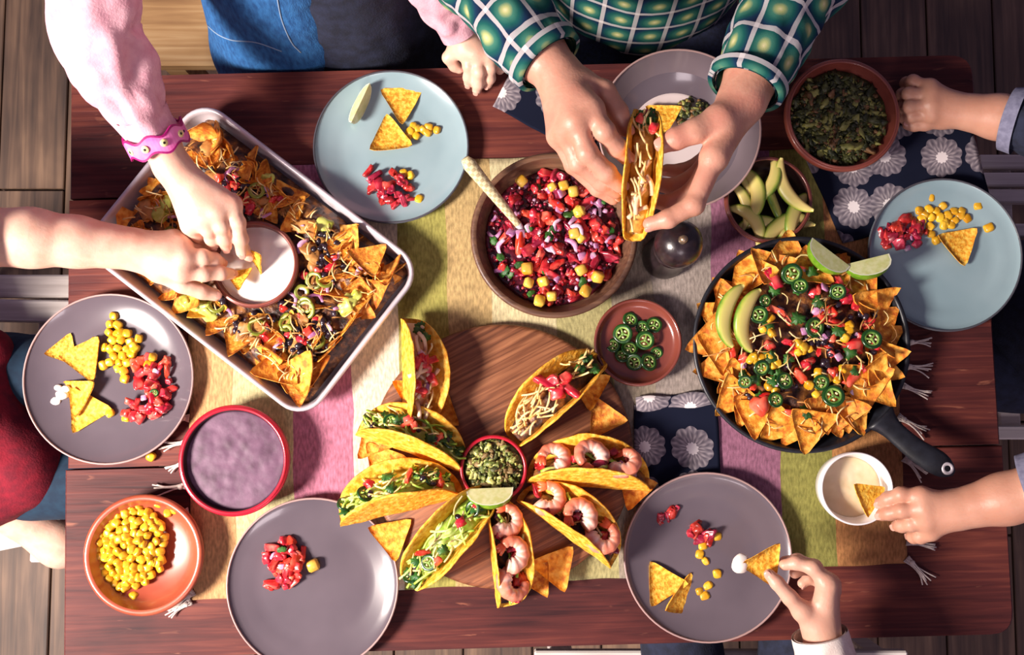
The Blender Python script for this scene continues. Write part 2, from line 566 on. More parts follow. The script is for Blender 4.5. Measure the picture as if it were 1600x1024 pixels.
M_creamcloth = mat('cream_cloth', 'd4c4bc', 'e4d8d0', scale=60, rough=.9, bump=.2, bscale=400)
M_hair = mat('brown_hair', '2a1a12', '4a3020', scale=80, rough=.5, stretch=(1, 1, .1))
M_thread = mat('fringe_thread', 'c8b8b0', 'ddd0c6', scale=200, rough=.9)
M_brace = mat('pink_band', 'e468b4', 'f08cc8', scale=60, rough=.4)
M_brace_d = mat('magenta_band_edge', 'a0146c', rough=.4)
M_dot = mat('yellow_eye', 'f4e4a0', rough=.4)
M_black = mat('black_dot', '101010', rough=.4)

def stripes_material():
    m, nt, bs = nodes_of('woven_stripes')
    L = nt.links.new
    uv = N(nt, 'ShaderNodeUVMap'); sx = N(nt, 'ShaderNodeSeparateXYZ'); L(uv.outputs[0], sx.inputs[0])
    st = [(0, 'c69a6c'), (.066, 'c2b98c'), (.145, 'b5748a'), (.232, 'd9cdb8'), (.30, '9a9450'), (.37, 'b49a6a'), (.43, 'cabd94'), (.52, 'a8a070'), (.60, '9c8f7e'), (.66, '9a8e86'), (.745, '94647a'), (.832, '8f8c4c'), (.904, 'ba8454'), (.97, 'b27c50')]
    no = N(nt, 'ShaderNodeTexNoise'); no.inputs['Scale'].default_value = 5; L(uv.outputs[0], no.inputs['Vector'])
    mm = N(nt, 'ShaderNodeMath', operation='MULTIPLY_ADD'); mm.inputs[1].default_value = .008
    L(no.outputs[0], mm.inputs[0]); L(sx.outputs[0], mm.inputs[2])
    r = ramp(nt, st, 'CONSTANT'); L(mm.outputs[0], r.inputs[0])
    mp = N(nt, 'ShaderNodeMapping'); mp.inputs['Scale'].default_value = (330, 60, 1); L(uv.outputs[0], mp.inputs[0])
    n2 = N(nt, 'ShaderNodeTexNoise'); n2.inputs['Scale'].default_value = 1; n2.inputs['Detail'].default_value = 2; L(mp.outputs[0], n2.inputs['Vector'])
    hs = N(nt, 'ShaderNodeHueSaturation'); mr = N(nt, 'ShaderNodeMapRange'); mr.inputs[3].default_value = .7; mr.inputs[4].default_value = 1.3
    mr.inputs[1].default_value = .3; mr.inputs[2].default_value = .7
    L(n2.outputs[0], mr.inputs[0]); L(mr.outputs[0], hs.inputs['Value']); L(r.outputs[0], hs.inputs['Color'])
    L(hs.outputs[0], bs.inputs['Base Color'])
    bs.inputs['Roughness'].default_value = .95; bs.inputs['Specular IOR Level'].default_value = .1
    wv = []
    for d, s_ in (('X', 170), ('Y', 120)):
        wt = N(nt, 'ShaderNodeTexWave', bands_direction=d); wt.inputs['Scale'].default_value = s_; wt.inputs['Distortion'].default_value = 1
        L(uv.outputs[0], wt.inputs['Vector']); wv.append(wt)
    mu = N(nt, 'ShaderNodeMath', operation='MULTIPLY'); L(wv[0].outputs['Fac'], mu.inputs[0]); L(wv[1].outputs['Fac'], mu.inputs[1])
    bp = N(nt, 'ShaderNodeBump'); bp.inputs['Strength'].default_value = .4; bp.inputs['Distance'].default_value = .002
    L(mu.outputs[0], bp.inputs['Height']); L(bp.outputs[0], bs.inputs['Normal'])
    return m
M_stripes = stripes_material()

def flower_material():
    """navy cotton printed with pale round dahlias"""
    m, nt, bs = nodes_of('dahlia_print')
    L = nt.links.new
    uv = N(nt, 'ShaderNodeUVMap')
    def math_(op, a, b=None):
        n = N(nt, 'ShaderNodeMath', operation=op)
        for i, x in enumerate((a, b)):
            if x is None: continue
            if isinstance(x, (int, float)): n.inputs[i].default_value = x
            else: L(x, n.inputs[i])
        return n.outputs[0]
    vo = N(nt, 'ShaderNodeTexVoronoi', voronoi_dimensions='2D'); vo.inputs['Scale'].default_value = 12.8; vo.inputs['Randomness'].default_value = .42
    L(uv.outputs[0], vo.inputs['Vector'])
    scl = N(nt, 'ShaderNodeVectorMath', operation='SUBTRACT'); L(uv.outputs[0], scl.inputs[0]); L(vo.outputs['Position'], scl.inputs[1])
    sp = N(nt, 'ShaderNodeSeparateXYZ'); L(scl.outputs[0], sp.inputs[0])
    ang = math_('ARCTAN2', sp.outputs[1], sp.outputs[0])
    d = vo.outputs['Distance']
    pet = math_('ABSOLUTE', math_('SINE', math_('MULTIPLY', ang, 5)))
    edge = math_('ADD', math_('MULTIPLY', pet, .05), .385)
    fl = math_('LESS_THAN', d, edge)
    ring = math_('SINE', math_('ADD', math_('MULTIPLY', d, 38), math_('MULTIPLY', math_('SINE', math_('MULTIPLY', ang, 14)), 1.7)))
    r = ramp(nt, [(0, '544e5a'), (.5, '7c747c'), (1, 'aaa0a4')]); petal = math_('SINE', math_('ADD', math_('MULTIPLY', ang, 20), math_('MULTIPLY', ring, .5)))
    L(math_('ADD', math_('ADD', math_('MULTIPLY', petal, .24), math_('MULTIPLY', ring, .14)), math_('SUBTRACT', .86, math_('MULTIPLY', d, 1.25))), r.inputs[0])
    cen = math_('LESS_THAN', d, math_('ADD', math_('MULTIPLY', pet, .03), .10))
    m1 = N(nt, 'ShaderNodeMix'); m1.data_type = 'RGBA'; L(fl, m1.inputs[0]); m1.inputs[6].default_value = lin('161a2c'); L(r.outputs[0], m1.inputs[7])
    m2 = N(nt, 'ShaderNodeMix'); m2.data_type = 'RGBA'; L(cen, m2.inputs[0]); L(m1.outputs[2], m2.inputs[6]); m2.inputs[7].default_value = lin('e4dcdc')
    L(m2.outputs[2], bs.inputs['Base Color']); bs.inputs['Roughness'].default_value = .9; bs.inputs['Specular IOR Level'].default_value = .1
    return m
M_flower = flower_material()

def plaid_material():
    m, nt, bs = nodes_of('green_plaid')
    L = nt.links.new
    uv = N(nt, 'ShaderNodeUVMap'); sp = N(nt, 'ShaderNodeSeparateXYZ'); L(uv.outputs[0], sp.inputs[0])
    def math_(op, a, b=None):
        n = N(nt, 'ShaderNodeMath', operation=op)
        for i, x in enumerate((a, b)):
            if x is None: continue
            if isinstance(x, (int, float)): n.inputs[i].default_value = x
            else: L(x, n.inputs[i])
        return n.outputs[0]
    per = .052
    fr = [math_('FRACT', math_('MULTIPLY', sp.outputs[i], 1 / per)) for i in (0, 1)]
    # wide blocks: navy on one half, green on the other, glow of pale yellow in the block's middle
    tri = [math_('ABSOLUTE', math_('SUBTRACT', f, .5)) for f in fr]
    rg = ramp(nt, [(0, 'd0c898'), (.08, 'a0a870'), (.17, '3a7060'), (.28, '14504c'), (.40, '102c48'), (.5, '101a36')])
    mean = math_('MULTIPLY', math_('SQRT', math_('ADD', math_('MULTIPLY', tri[0], tri[0]), math_('MULTIPLY', tri[1], tri[1]))), .78)
    L(mean, rg.inputs[0])
    col = rg.outputs[0]
    for f in fr:
        s1 = math_('LESS_THAN', math_('ABSOLUTE', math_('SUBTRACT', f, .07)), .065)
        s_ = math_('MULTIPLY', s1, .46)
        mx = N(nt, 'ShaderNodeMix'); mx.data_type = 'RGBA'; L(s_, mx.inputs[0]); L(col, mx.inputs[6]); mx.inputs[7].default_value = lin('e8e0e0')
        col = mx.outputs[2]
    L(col, bs.inputs['Base Color']); bs.inputs['Roughness'].default_value = .9; bs.inputs['Specular IOR Level'].default_value = .15
    no = N(nt, 'ShaderNodeTexNoise'); no.inputs['Scale'].default_value = 300
    bp = N(nt, 'ShaderNodeBump'); bp.inputs['Strength'].default_value = .2; bp.inputs['Distance'].default_value = .002
    L(no.outputs[0], bp.inputs['Height']); L(bp.outputs[0], bs.inputs['Normal'])
    return m
M_plaid = plaid_material()

def uv_ramp(name, stops, axis=1, rough=.35, sss=.1, k=1.0, freq=None, c2=None):
    m, nt, bs = nodes_of(name)
    L = nt.links.new
    uv = N(nt, 'ShaderNodeUVMap'); sp = N(nt, 'ShaderNodeSeparateXYZ'); L(uv.outputs[0], sp.inputs[0])
    no = N(nt, 'ShaderNodeTexNoise'); no.inputs['Scale'].default_value = 60; tc = N(nt, 'ShaderNodeTexCoord'); L(tc.outputs['Object'], no.inputs[0])
    ad = N(nt, 'ShaderNodeMath', operation='MULTIPLY_ADD'); ad.inputs[1].default_value = .14; L(no.outputs[0], ad.inputs[0])
    sb = N(nt, 'ShaderNodeMath', operation='SUBTRACT'); L(sp.outputs[axis], sb.inputs[0]); sb.inputs[1].default_value = .07
    L(sb.outputs[0], ad.inputs[2])
    val = ad.outputs[0]
    r = ramp(nt, stops); L(val, r.inputs[0]); L(r.outputs[0], bs.inputs['Base Color'])
    bs.inputs['Roughness'].default_value = rough
    bs.inputs['Subsurface Weight'].default_value = sss; bs.inputs['Subsurface Scale'].default_value = .004
    return m
M_avo = uv_ramp('avocado_flesh', [(0, '55842a'), (.08, 'a6b448'), (.22, 'd0c86e'), (.7, 'e0cc80'), (1, 'd0b868')], 0)
M_shrimp = uv_ramp('shrimp_flesh', [(0, 'f0c4b0'), (.3, 'f6d8ca'), (.5, 'ea9478'), (1, 'da5c3c')], 0, .3, .2)

def spoon_material():
    m, nt, bs = nodes_of('woven_bone_handle')
    L = nt.links.new
    uv = N(nt, 'ShaderNodeUVMap'); ck = N(nt, 'ShaderNodeTexChecker'); ck.inputs['Scale'].default_value = 190
    ck.inputs[1].default_value = lin('ece2b4'); ck.inputs[2].default_value = lin('8a6a34')
    L(uv.outputs[0], ck.inputs[0])
    mx = N(nt, 'ShaderNodeMix'); mx.data_type = 'RGBA'; mx.inputs[0].default_value = .5
    L(ck.outputs[0], mx.inputs[6]); mx.inputs[7].default_value = lin('ece2b4'); L(mx.outputs[2], bs.inputs['Base Color'])
    bs.inputs['Roughness'].default_value = .4
    return m
M_spoon = spoon_material()

# ---------------------------------------------------------------- floor, benches, table
flo = MB().add(cbox(3.4, 3.2, .04, .001)).build('floor', M_floor, loc=(0, 0, -.034))
tag(flo, 'weathered brown plank floor under the table', 'floor', kind='structure')
pw = .158
xj = P(50, 297, -T)
col0 = xj.x - .5 * pw
for i in range(-3, 19):
    x = xj.x + i * pw
    yj = xj.y if i in (-1, 0) else R_.uniform(-1.0, 1.0)
    for y0, y1 in ((-1.55, yj), (yj, 1.55)):
        L_ = y1 - y0
        b = MB().add(cbox(pw - .004, L_ - .005, .02, .002)).build('plank', M_floor, flo, False, loc=(x, (y0 + y1) / 2, .034 - .004 - R_.uniform(0, .002)))

def slat_bench(name, label, x0, x1, ys, sl, h, mat_, skew=(), along='x'):
    c = Vector(((x0 + x1) / 2, sum(ys) / len(ys), 0))
    e = empty(name, c, label, 'bench')
    for i, y in enumerate(ys):
        s_ = MB().add(cbox(x1 - x0, sl, .022, .003)).build('slat', mat_, e, False, loc=(0, y - c.y, T + h - .011))
        if i < len(skew): s_.rotation_euler.z = skew[i]
    ya, yb = min(ys) - c.y, max(ys) - c.y
    for sx in (-1, 1):
        X = sx * ((x1 - x0) / 2 - .05)
        MB().add(cbox(.04, yb - ya + sl * .8, .04, .003)).build('rail', mat_, e, False, loc=(X, (ya + yb) / 2, T + h - .042))
        for y in (ya, yb):
            MB().add(cbox(.04, .04, T + h - .05, .003)).build('leg', mat_, e, False, loc=(X, y * .93, (T + h - .05) / 2))
    return e
hb = -.27
slat_bench('slatted_bench', 'white slatted bench beneath the child in red at the left', P(-330, 600, hb).x, P(106, 600, hb).x,
           [P(0, y, hb).y for y in (447, 483, 540, 600, 660, 720, 780, 868)], .042, hb, M_white_wood, (0, -.02, 0, 0, 0, 0, 0, .2))
slat_bench('slatted_bench', 'greyed slatted bench beneath the child in navy at the right', P(1540, 500, hb).x, P(1960, 500, hb).x,
           [P(1590, y, hb).y for y in (252, 280, 306, 360, 420, 480, 560, 634, 676)], .026, hb, M_white_wood)
slat_bench('slatted_bench', 'pale slatted bench along the near long side of the table', P(835, 1060, hb).x, P(1420, 1060, hb).x,
           [P(900, y, hb).y for y in (1034, 1080, 1126, 1172)], .036, hb, M_white_wood)
# the wooden bench that the girl kneels on
bx0, bx1 = P(196, 60, hb).x, P(640, 60, hb).x
by0 = P(300, 104, hb).y
e = empty('wooden_bench', ((bx0 + bx1) / 2, by0 + .17, 0), 'plain light wood bench beneath the girl in denim', 'bench')
for k in range(2):
    MB().add(cbox(bx1 - bx0, .165, .03, .003)).build('seat_board', M_bench, e, False, loc=(0, -.085 + k * .17, T + hb - .015))
for sx in (-1, 1):
    for sy in (-1, 1):
        MB().add(cbox(.045, .045, T + hb - .03, .003)).build('leg', M_bench, e, False, loc=(sx * ((bx1 - bx0) / 2 - .05), sy * .11, (T + hb - .03) / 2))

# table: planks run along x, slightly turned
TR = rad(1.5)
tbl = empty('dining_table', (0, 0, 0), 'old dark red wooden plank table carrying the shared meal', 'table')
tbl.rotation_euler.z = TR
Ri = Matrix.Rotation(-TR, 4, 'Z')
def TL(px, py): return Ri @ P(px, py, 0)
def plank_poly(pts, r, corners):
    """outline with the listed corners rounded"""
    out = []
    n = len(pts)
    for i, p in enumerate(pts):
        p = Vector(p)
        if i not in corners: out.append(tuple(p)); continue
        a = (Vector(pts[i - 1]) - p).normalized(); b = (Vector(pts[(i + 1) % n]) - p).normalized()
        for t in np.linspace(0, 1, 7):
            q0, q1 = p + a * r, p + b * r
            out.append(tuple(q0 * (1 - t) ** 2 + p * 2 * t * (1 - t) + q1 * t * t))
    return out
xl, xr = TL(108, 400).x, TL(1541, 400).x
seams = [TL(110, 120).y, TL(110, 312).y, TL(110, 520).y, TL(105, 734).y, TL(800, 1014).y]
ends = [(xl, TL(1524, 150).x), (xl - .002, TL(1540, 350).x), (xl, TL(1555, 560).x), (xl - .004, TL(1578, 860).x)]
for i in range(4):
    y1, y0 = seams[i] - .0012, seams[i + 1] + .0012
    a, b = ends[i]
    pts = [(a, y0), (b, y0), (b, y1), (a, y1)]
    pts = plank_poly(pts, .035, {0: (2,), 3: (1,)}.get(i, ()))
    cx, cy = (a + b) / 2, (y0 + y1) / 2
    MB().add(slab([(x - cx, y - cy) for x, y in pts], -.035, -R_.uniform(0, .0006), .003)).build('plank', M_table, tbl, False, loc=(cx, cy, T))
ym = (seams[0] + seams[-1]) / 2
for sy, yy in ((1, seams[0] - .09), (-1, seams[-1] + .09)):
    MB().add(cbox(1.2, .025, .09, .003)).build('apron', M_table, tbl, False, loc=(0, yy, T - .08))
    for X in (xl + .12, xr - .12):
        MB().add(cbox(.07, .07, T - .036, .006)).build('leg', M_table, tbl, False, loc=(X, yy - sy * .02, (T - .036) / 2))

# ---------------------------------------------------------------- cloths
def cloth(name, quad, nx, ny, mat_, label, cat, group=None, z=.0025, th=.0018, wav=.0015, seed=0, uvm=None, fold=None):
    """woven sheet through four photo points: TL, TR, BR, BL"""
    q = [P(*p) for p in quad]
    c = sum(q, Vector()) / 4
    c.z = T
    v, f, uv = [], [], []
    for lay in (0, 1):
        for j in range(ny + 1):
            for i in range(nx + 1):
                s_, t = i / nx, j / ny
                p = q[0].lerp(q[1], s_).lerp(q[3].lerp(q[2], s_), t)
                h = z + wav * (nz((p.x, p.y, 0), 9, seed) + .6 * nz((p.x, p.y, 0), 25, seed))
                ed = min(s_, 1 - s_, t, 1 - t)
                jx = .004 * nz((p.x * 1, p.y, 2), 14, seed); jy = .004 * nz((p.x, p.y, 7), 14, seed)
                v.append((p.x - c.x + jx, p.y - c.y + jy, h + (0 if lay == 0 else -th)))
                uv.append((s_, t) if uvm is None else (p.x + uvm[0], p.y + uvm[1]))
    n = (nx + 1) * (ny + 1)
    for j in range(ny):
        for i in range(nx):
            a = j * (nx + 1) + i
            f.append((a, a + nx + 1, a + nx + 2, a + 1)); f.append((a + n, a + 1 + n, a + nx + 2 + n, a + nx + 1 + n))
    for i in range(nx):
        f.append((i, i + 1, i + 1 + n, i + n)); a = ny * (nx + 1) + i; f.append((a + 1, a, a + n, a + 1 + n))
    for j in range(ny):
        a = j * (nx + 1); f.append((a + nx + 1, a, a + n, a + nx + 1 + n)); a += nx; f.append((a, a + nx + 1, a + nx + 1 + n, a + n))
    o = MB().add((v, f, uv)).build(name, mat_, None, True, c)
    return tag(o, label, cat, group)
run = cloth('table_runner', [(292, 262), (1388, 230), (1416, 880), (300, 938)], 120, 60, M_stripes,
            'long woven table runner striped in tan, green, pink and cream', 'table runner')
def tassel(px, py, ang, ln, seed, n=6):
    r = random.Random(seed)
    mb = MB()
    b = P(px, py, .003)
    b.z = T + .004
    d = Vector((cos(ang), sin(ang), 0)); s_ = Vector((-d.y, d.x, 0))
    for k in range(n):
        o = (k - n / 2) * .0022
        pts = [b + s_ * o + Vector((0, 0, r.uniform(0, .002)))]
        wv = r.uniform(-.35, .35)
        for t in (.3, .65, 1):
            pts.append(b + d * (ln * t * r.uniform(.9, 1.1)) + s_ * (o * (1 - .7 * sin(t * 3)) + wv * ln * t * t * .7) + Vector((0, 0, r.uniform(0, .004))))
        mb.add(sweep(catmull(pts, 9), [.0011] * 9, 5))
    mb.add(blob(.0045, .0045, .0035, 1), Matrix.Translation(b + d * ln * .22 + Vector((0, 0, .002))))
    o = mb.build('tassel', M_thread, run, True)
    o.matrix_basis = Matrix.Translation(-run.location)
for i, (x, y, a, l) in enumerate([(1416, 535, 0, .036), (1412, 572, -.15, .04), (1406, 600, -.5, .045), (1402, 650, -.55, .05), (1412, 715, -.7, .04), (1414, 790, -.3, .05), (1416, 845, -.3, .042), (1416, 872, -.75, .048),
                                  (298, 690, 3.3, .045), (296, 655, 3.0, .04), (294, 760, 3.25, .05), (296, 800, 3.4, .04), (304, 925, 3.75, .045), (300, 940, 3.6, .04), (296, 720, 3.5, .035)]):
    tassel(x, y, a, l, i)
cloth('napkin', [(1232, 196), (1516, 200), (1548, 322), (1314, 380)], 40, 30, M_flower, 'navy flowered napkin under the terracotta guacamole bowl', 'napkin', 'flowered napkins', .0055, .0018, .0012, 3, (.35, .06))
n2 = cloth('napkin', [(992, 632), (1118, 622), (1126, 748), (984, 790)], 24, 24, M_flower, 'navy flowered napkin folded over between board and skillet', 'napkin', 'flowered napkins', .006, .0018, .001, 4, (.045, .033))
cloth('napkin', [(800, 114), (960, 170), (930, 250), (768, 168)], 24, 20, M_flower, 'navy flowered napkin beneath the deep grey bowl', 'napkin', 'flowered napkins', .0045, .0018, .001, 5, (.1, .2))
# turned-over edge of the middle napkin
pa, pb = P(994, 632, .01), P(1118, 622, .01)
fold = []
for k in range(12):
    t = k / 11
    p = pa.lerp(pb, t)
    fold.append((p.x - n2.location.x, p.y - n2.location.y, .0095 + .0015 * sin(t * 9)))
fo = MB().add(sweep(fold, [.011 + .002 * sin(k) for k in range(12)], 12, True, .3)).build('folded_edge', M_flower, n2)
# ---------------------------------------------------------------- dishes
def dish(name, label, cat, px, py, rpx, hr, kind, m_in, m_rim, base=.001, m_out=None, group=None, rim_w=.0016, seg=72):
    """round dish whose rim the photo shows centred at px, py with radius rpx; hr is the rim's height above the table"""
    c = P(px, py, hr); R = rpx * S(px, py, hr)
    H = hr - base
    e = empty(name, (c.x, c.y, T + base), label, cat, group)
    if kind == 'plate':
        inn = [(0, .0035), (.3 * R, .0035), (.6 * R, .0038), (.72 * R, .0055), (.84 * R, .011), (.93 * R, H - .005), (.985 * R, H)]
        out = [(.985 * R, H), (R, H - .0012), (.95 * R, H - .007), (.84 * R, .006), (.62 * R, 0), (0, 0)]
    elif kind == 'deep':
        inn = [(0, .004), (.56 * R, .0045), (.64 * R, .008), (.72 * R, .018), (.84 * R, H * .6), (.93 * R, H - .008), (.985 * R, H)]
        out = [(.985 * R, H), (R, H - .001), (.95 * R, H - .01), (.8 * R, H * .5), (.5 * R, 0), (0, 0)]
    elif kind == 'cup':
        inn = [(0, .006), (.6 * R, .006), (.78 * R, .012), (.86 * R, H * .6), (.93 * R, H - .002), (.96 * R, H)]
        out = [(.96 * R, H), (R, H - .001), (R * .99, H * .7), (.92 * R, H * .3), (.75 * R, 0), (0, 0)]
    else:
        tw = {'thick': .90, 'bowl': .93}[kind]
        inn = [(0, .007), (.5 * R, .008), (.68 * R, .014), (.80 * R, H * .45), (tw * R - .002, H - .007), (tw * R, H - .001)]
        out = [(tw * R, H - .001), ((tw + 1) / 2 * R, H + .0012), (R, H - .002), (R * .985, H * .7), (.85 * R, H * .25), (.68 * R, 0), (0, 0)]
    MB().add(lathe(inn, seg)).add(lathe(out[::1], seg), None, 1 if m_out else 0).build('body', [m_in] + ([m_out] if m_out else []), e)
    if m_rim:
        rr = inn[-1][0]
        k = 10
        pr = [(rr + rim_w * .2 + rim_w * cos(a), H + rim_w * sin(a)) for a in [2 * pi * i / k for i in range(k + 1)]]
        MB().add(lathe(pr[::-1], seg)).build('rim', m_rim, e)
    e['R'] = R
    return e
def top(px, py, h): return P(px, py, h)

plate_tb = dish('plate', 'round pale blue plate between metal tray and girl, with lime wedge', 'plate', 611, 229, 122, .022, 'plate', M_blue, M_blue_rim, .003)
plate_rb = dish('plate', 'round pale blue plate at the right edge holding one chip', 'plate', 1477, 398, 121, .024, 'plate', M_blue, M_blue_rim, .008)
plate_lg = dish('plate', 'dark grey plate with pink edge, half under the metal tray', 'plate', 169, 592, 134, .022, 'plate', M_grey, M_grey_rim)
plate_bg = dish('plate', 'dark grey plate holding only one small heap of salsa', 'plate', 488, 914, 135, .024, 'plate', M_grey, M_grey_rim, .006)
plate_rg = dish('plate', 'dark grey plate with two chips, under the hand with a dipped chip', 'plate', 1106, 871, 132, .024, 'plate', M_grey, M_grey_rim, .006)
deep = dish('deep_bowl', 'wide grey bowl with pale middle beneath the adult hands', 'bowl', 1062, 201, 128, .062, 'deep', M_grey_in, M_grey_rim, .007, M_grey)
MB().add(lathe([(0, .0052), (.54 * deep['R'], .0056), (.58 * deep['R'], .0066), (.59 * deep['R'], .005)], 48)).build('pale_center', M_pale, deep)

corn_bowl = dish('bowl', 'small terracotta bowl half filled with corn kernels', 'bowl', 223, 868, 94, .042, 'thick', M_terra, None, .002)
bean_bowl = dish('bowl', 'red rimmed bowl filled with purple bean dip', 'bowl', 365, 720, 87, .05, 'bowl', M_dark_in, M_red, .006, M_red, None, .0028)
salsa_bowl = dish('bowl', 'large brown wooden bowl heaped with chunky red salsa', 'bowl', 866, 367, 131, .075, 'bowl', M_bowl_wood, None, .006)
jal_bowl = dish('bowl', 'little brown bowl of jalapeno slices beside the round board', 'bowl', 997, 535, 69, .032, 'bowl', M_brown_bowl, None, .006)
avo_bowl = dish('bowl', 'brown bowl of avocado slices above the skillet', 'bowl', 1201, 312, 69, .042, 'bowl', M_dark_in, M_brown_bowl, .006, M_brown_bowl, None, .002)
guac_bowl = dish('bowl', 'dark terracotta bowl of chopped guacamole beside a resting fist', 'bowl', 1317, 179, 90, .055, 'bowl', M_terra_d, M_terra_d, .009, M_terra_d, None, .002)
dip_bowl = dish('bowl', 'brown edged bowl of sour cream standing in the metal tray', 'bowl', 397, 413, 69, .058, 'bowl', M_brown_bowl, M_terra_d, .006, M_brown_bowl, None, .002)
cup = dish('cup', 'white cup of pale cheese dip under the reaching hand', 'cup', 1339, 764, 57, .06, 'cup', M_white, M_white, .006)
red_bowl = dish('bowl', 'tiny red bowl of guacamole in the middle of the round board', 'bowl', 771, 733, 53, .052, 'bowl', M_dark_in, M_red, .018, M_red, None, .0026)

def filling(d, name, label, cat, m, level, rr, amp, seed, fr=40, kind='stuff', nr=14, seg=56, off=(0, 0), slope=0):
    """the bowl's contents: a gently rough mound"""
    R = d['R'] * rr
    v, f = [(off[0], off[1], level + amp)], []
    for i in range(1, nr + 1):
        r = R * i / nr
        for j in range(seg):
            a = 2 * pi * j / seg
            x, y = r * cos(a), r * sin(a)
            z = level + amp * (1 - (i / nr) ** 2) + amp * .9 * nz((x, y, 0), fr, seed) * (1 - (i / nr) ** 6) + amp * .5 * nz((x, y, 3), fr * 2.7, seed) + slope * x
            v.append((x + off[0], y + off[1], z))
    for j in range(seg): f.append((0, 1 + j, 1 + (j + 1) % seg))
    for i in range(nr - 1):
        for j in range(seg):
            k = (j + 1) % seg; a = 1 + i * seg
            f.append((a + j, a + seg + j, a + seg + k, a + k))
    b = 1 + (nr - 1) * seg
    n = len(v)
    for j in range(seg):
        x, y, z = v[b + j]; v.append((x * .96, y * .96, level - .006))
    for j in range(seg):
        k = (j + 1) % seg; f.append((b + j, n + j, n + k, b + k))
    f.append(tuple(range(n + seg - 1, n - 1, -1)))
    o = MB().add((v, f)).build(name, m, None, True, d.location)
    return tag(o, label, cat, None, kind)
filling(bean_bowl, 'bean_dip', 'smooth purple bean dip filling the red rimmed bowl', 'dip', M_purple, .034, .895, .0017, 1, 34, nr=26, seg=80)
filling(dip_bowl, 'sour_cream', 'thick white sour cream in the bowl inside the tray', 'dip', M_cream, .040, .915, .004, 2, 26, nr=20)
filling(cup, 'cheese_dip', 'pale yellow cheese dip in the white cup', 'dip', M_cream_d, .026, .85, .002, 3, 40)
filling(salsa_bowl, 'salsa_sauce', 'dark red sauce under the salsa chunks in the wooden bowl', 'salsa', M_sauce, .040, .83, .008, 4, 40, nr=24, seg=80)

def scatter_stuff(name, d, label, cat, m_bits, n, level, rr, amp, seed, size, offc=(0, 0)):
    """uncountable chopped mash: mound with bits, one object"""
    r = random.Random(seed)
    R = d['R'] * rr
    mb = MB()
    for k in range(n):
        a, q = r.uniform(0, 2 * pi), math.sqrt(r.random())
        x, y = R * q * cos(a), R * q * sin(a)
        z = level + amp * (1 - q * q) + r.uniform(-.001, .003)
        s_ = size * r.choice((.45, .6, .8, 1, 1.3, 1.7))
        g = blob(s_ * r.uniform(.8, 1.7), s_ * r.uniform(.4, 1), s_ * r.uniform(.3, .6), 1, 1.1, 1.6, k, .75)
        mb.add(g, XF((x + offc[0], y + offc[1], z), r.uniform(0, 6.3), r.uniform(-.6, .6), r.uniform(-.6, .6)), r.randrange(len(m_bits)))
    o = mb.build(name, m_bits, None, True, d.location)
    return tag(o, label, cat, None, 'stuff')
M_gb = [M_guac, mat('guac_light', 'a8a850', 'cccc80', scale=90, rough=.4), M_guac_d, mat('guac_brown', '6e5a34', '8a7044', scale=90, rough=.5), M_guac]
M_gd = [M_guac_d, mat('guac_mid', '74763a', '9a9850', scale=90, rough=.45), mat('guac_deep', '20260e', '363c1a', scale=90, rough=.5), mat('guac_rust', '6a4a2c', '84603a', scale=90, rough=.5), M_guac_d]
filling(guac_bowl, 'guacamole_base', 'green brown mash lining the dark terracotta bowl', 'guacamole', M_guac_d, .030, .83, .007, 5, 40)
scatter_stuff('chopped_guacamole', guac_bowl, 'coarsely chopped guacamole in the dark terracotta bowl', 'guacamole', M_gd, 900, .031, .80, .010, 6, .0042, (-.004, -.002))
filling(red_bowl, 'guacamole_base', 'green mash lining the tiny red bowl', 'guacamole', M_guac, .024, .88, .004, 7, 60)
scatter_stuff('chopped_guacamole', red_bowl, 'chopped green guacamole heaped in the tiny red bowl', 'guacamole', M_gb, 420, .026, .82, .010, 8, .0030)
class _d: pass
dd = {'R': .027}
ob = MB()
rr_ = random.Random(5)
for k in range(110):
    a, q = rr_.uniform(0, 6.3), math.sqrt(rr_.random())
    ob.add(blob(.0042 * rr_.uniform(.6, 1.4), .003, .0026, 1, .5, 1.4, k, .8), XF((.03 * q * cos(a), .024 * q * sin(a), .012 * (1 - q * q) + .001), rr_.uniform(0, 6), rr_.uniform(-.6, .6)), rr_.randrange(5))
p = P(1083, 176, .022)
tag(ob.build('guacamole_heap', M_gd, None, True, (p.x, p.y, T + .014)), 'dark spoonful of guacamole in the wide grey bowl', 'guacamole', None, 'stuff')

# spoon in the salsa
pa, pb = P(726, 248, .135), P(812, 354, .062)
e = empty('serving_spoon', pb, 'spoon with a woven cream handle standing in the salsa', 'spoon')
ax = (pa - pb)
path = [tuple(ax * t) for t in np.linspace(0, 1, 14)]
rr = [.0052 + .0050 * min(1, t * 1.15) - (.004 if t > .97 else 0) for t in np.linspace(0, 1, 14)]
MB().add(sweep(path, rr, 14, True, .7)).build('handle', M_spoon, e)
MB().add(sweep([tuple(ax * t) for t in (-.12, -.02, .03)], [.004, .0045, .006], 10)).build('collar', M_alu, e)
MB().add(sweep([tuple(ax * -.1), tuple(ax * -.18), (.02, -.03, -.018), (.034, -.05, -.019), (.042, -.062, -.014)], [.003, .004, .017, .017, .005], 16, True, .25)).build('spoon_bowl', M_alu, e)

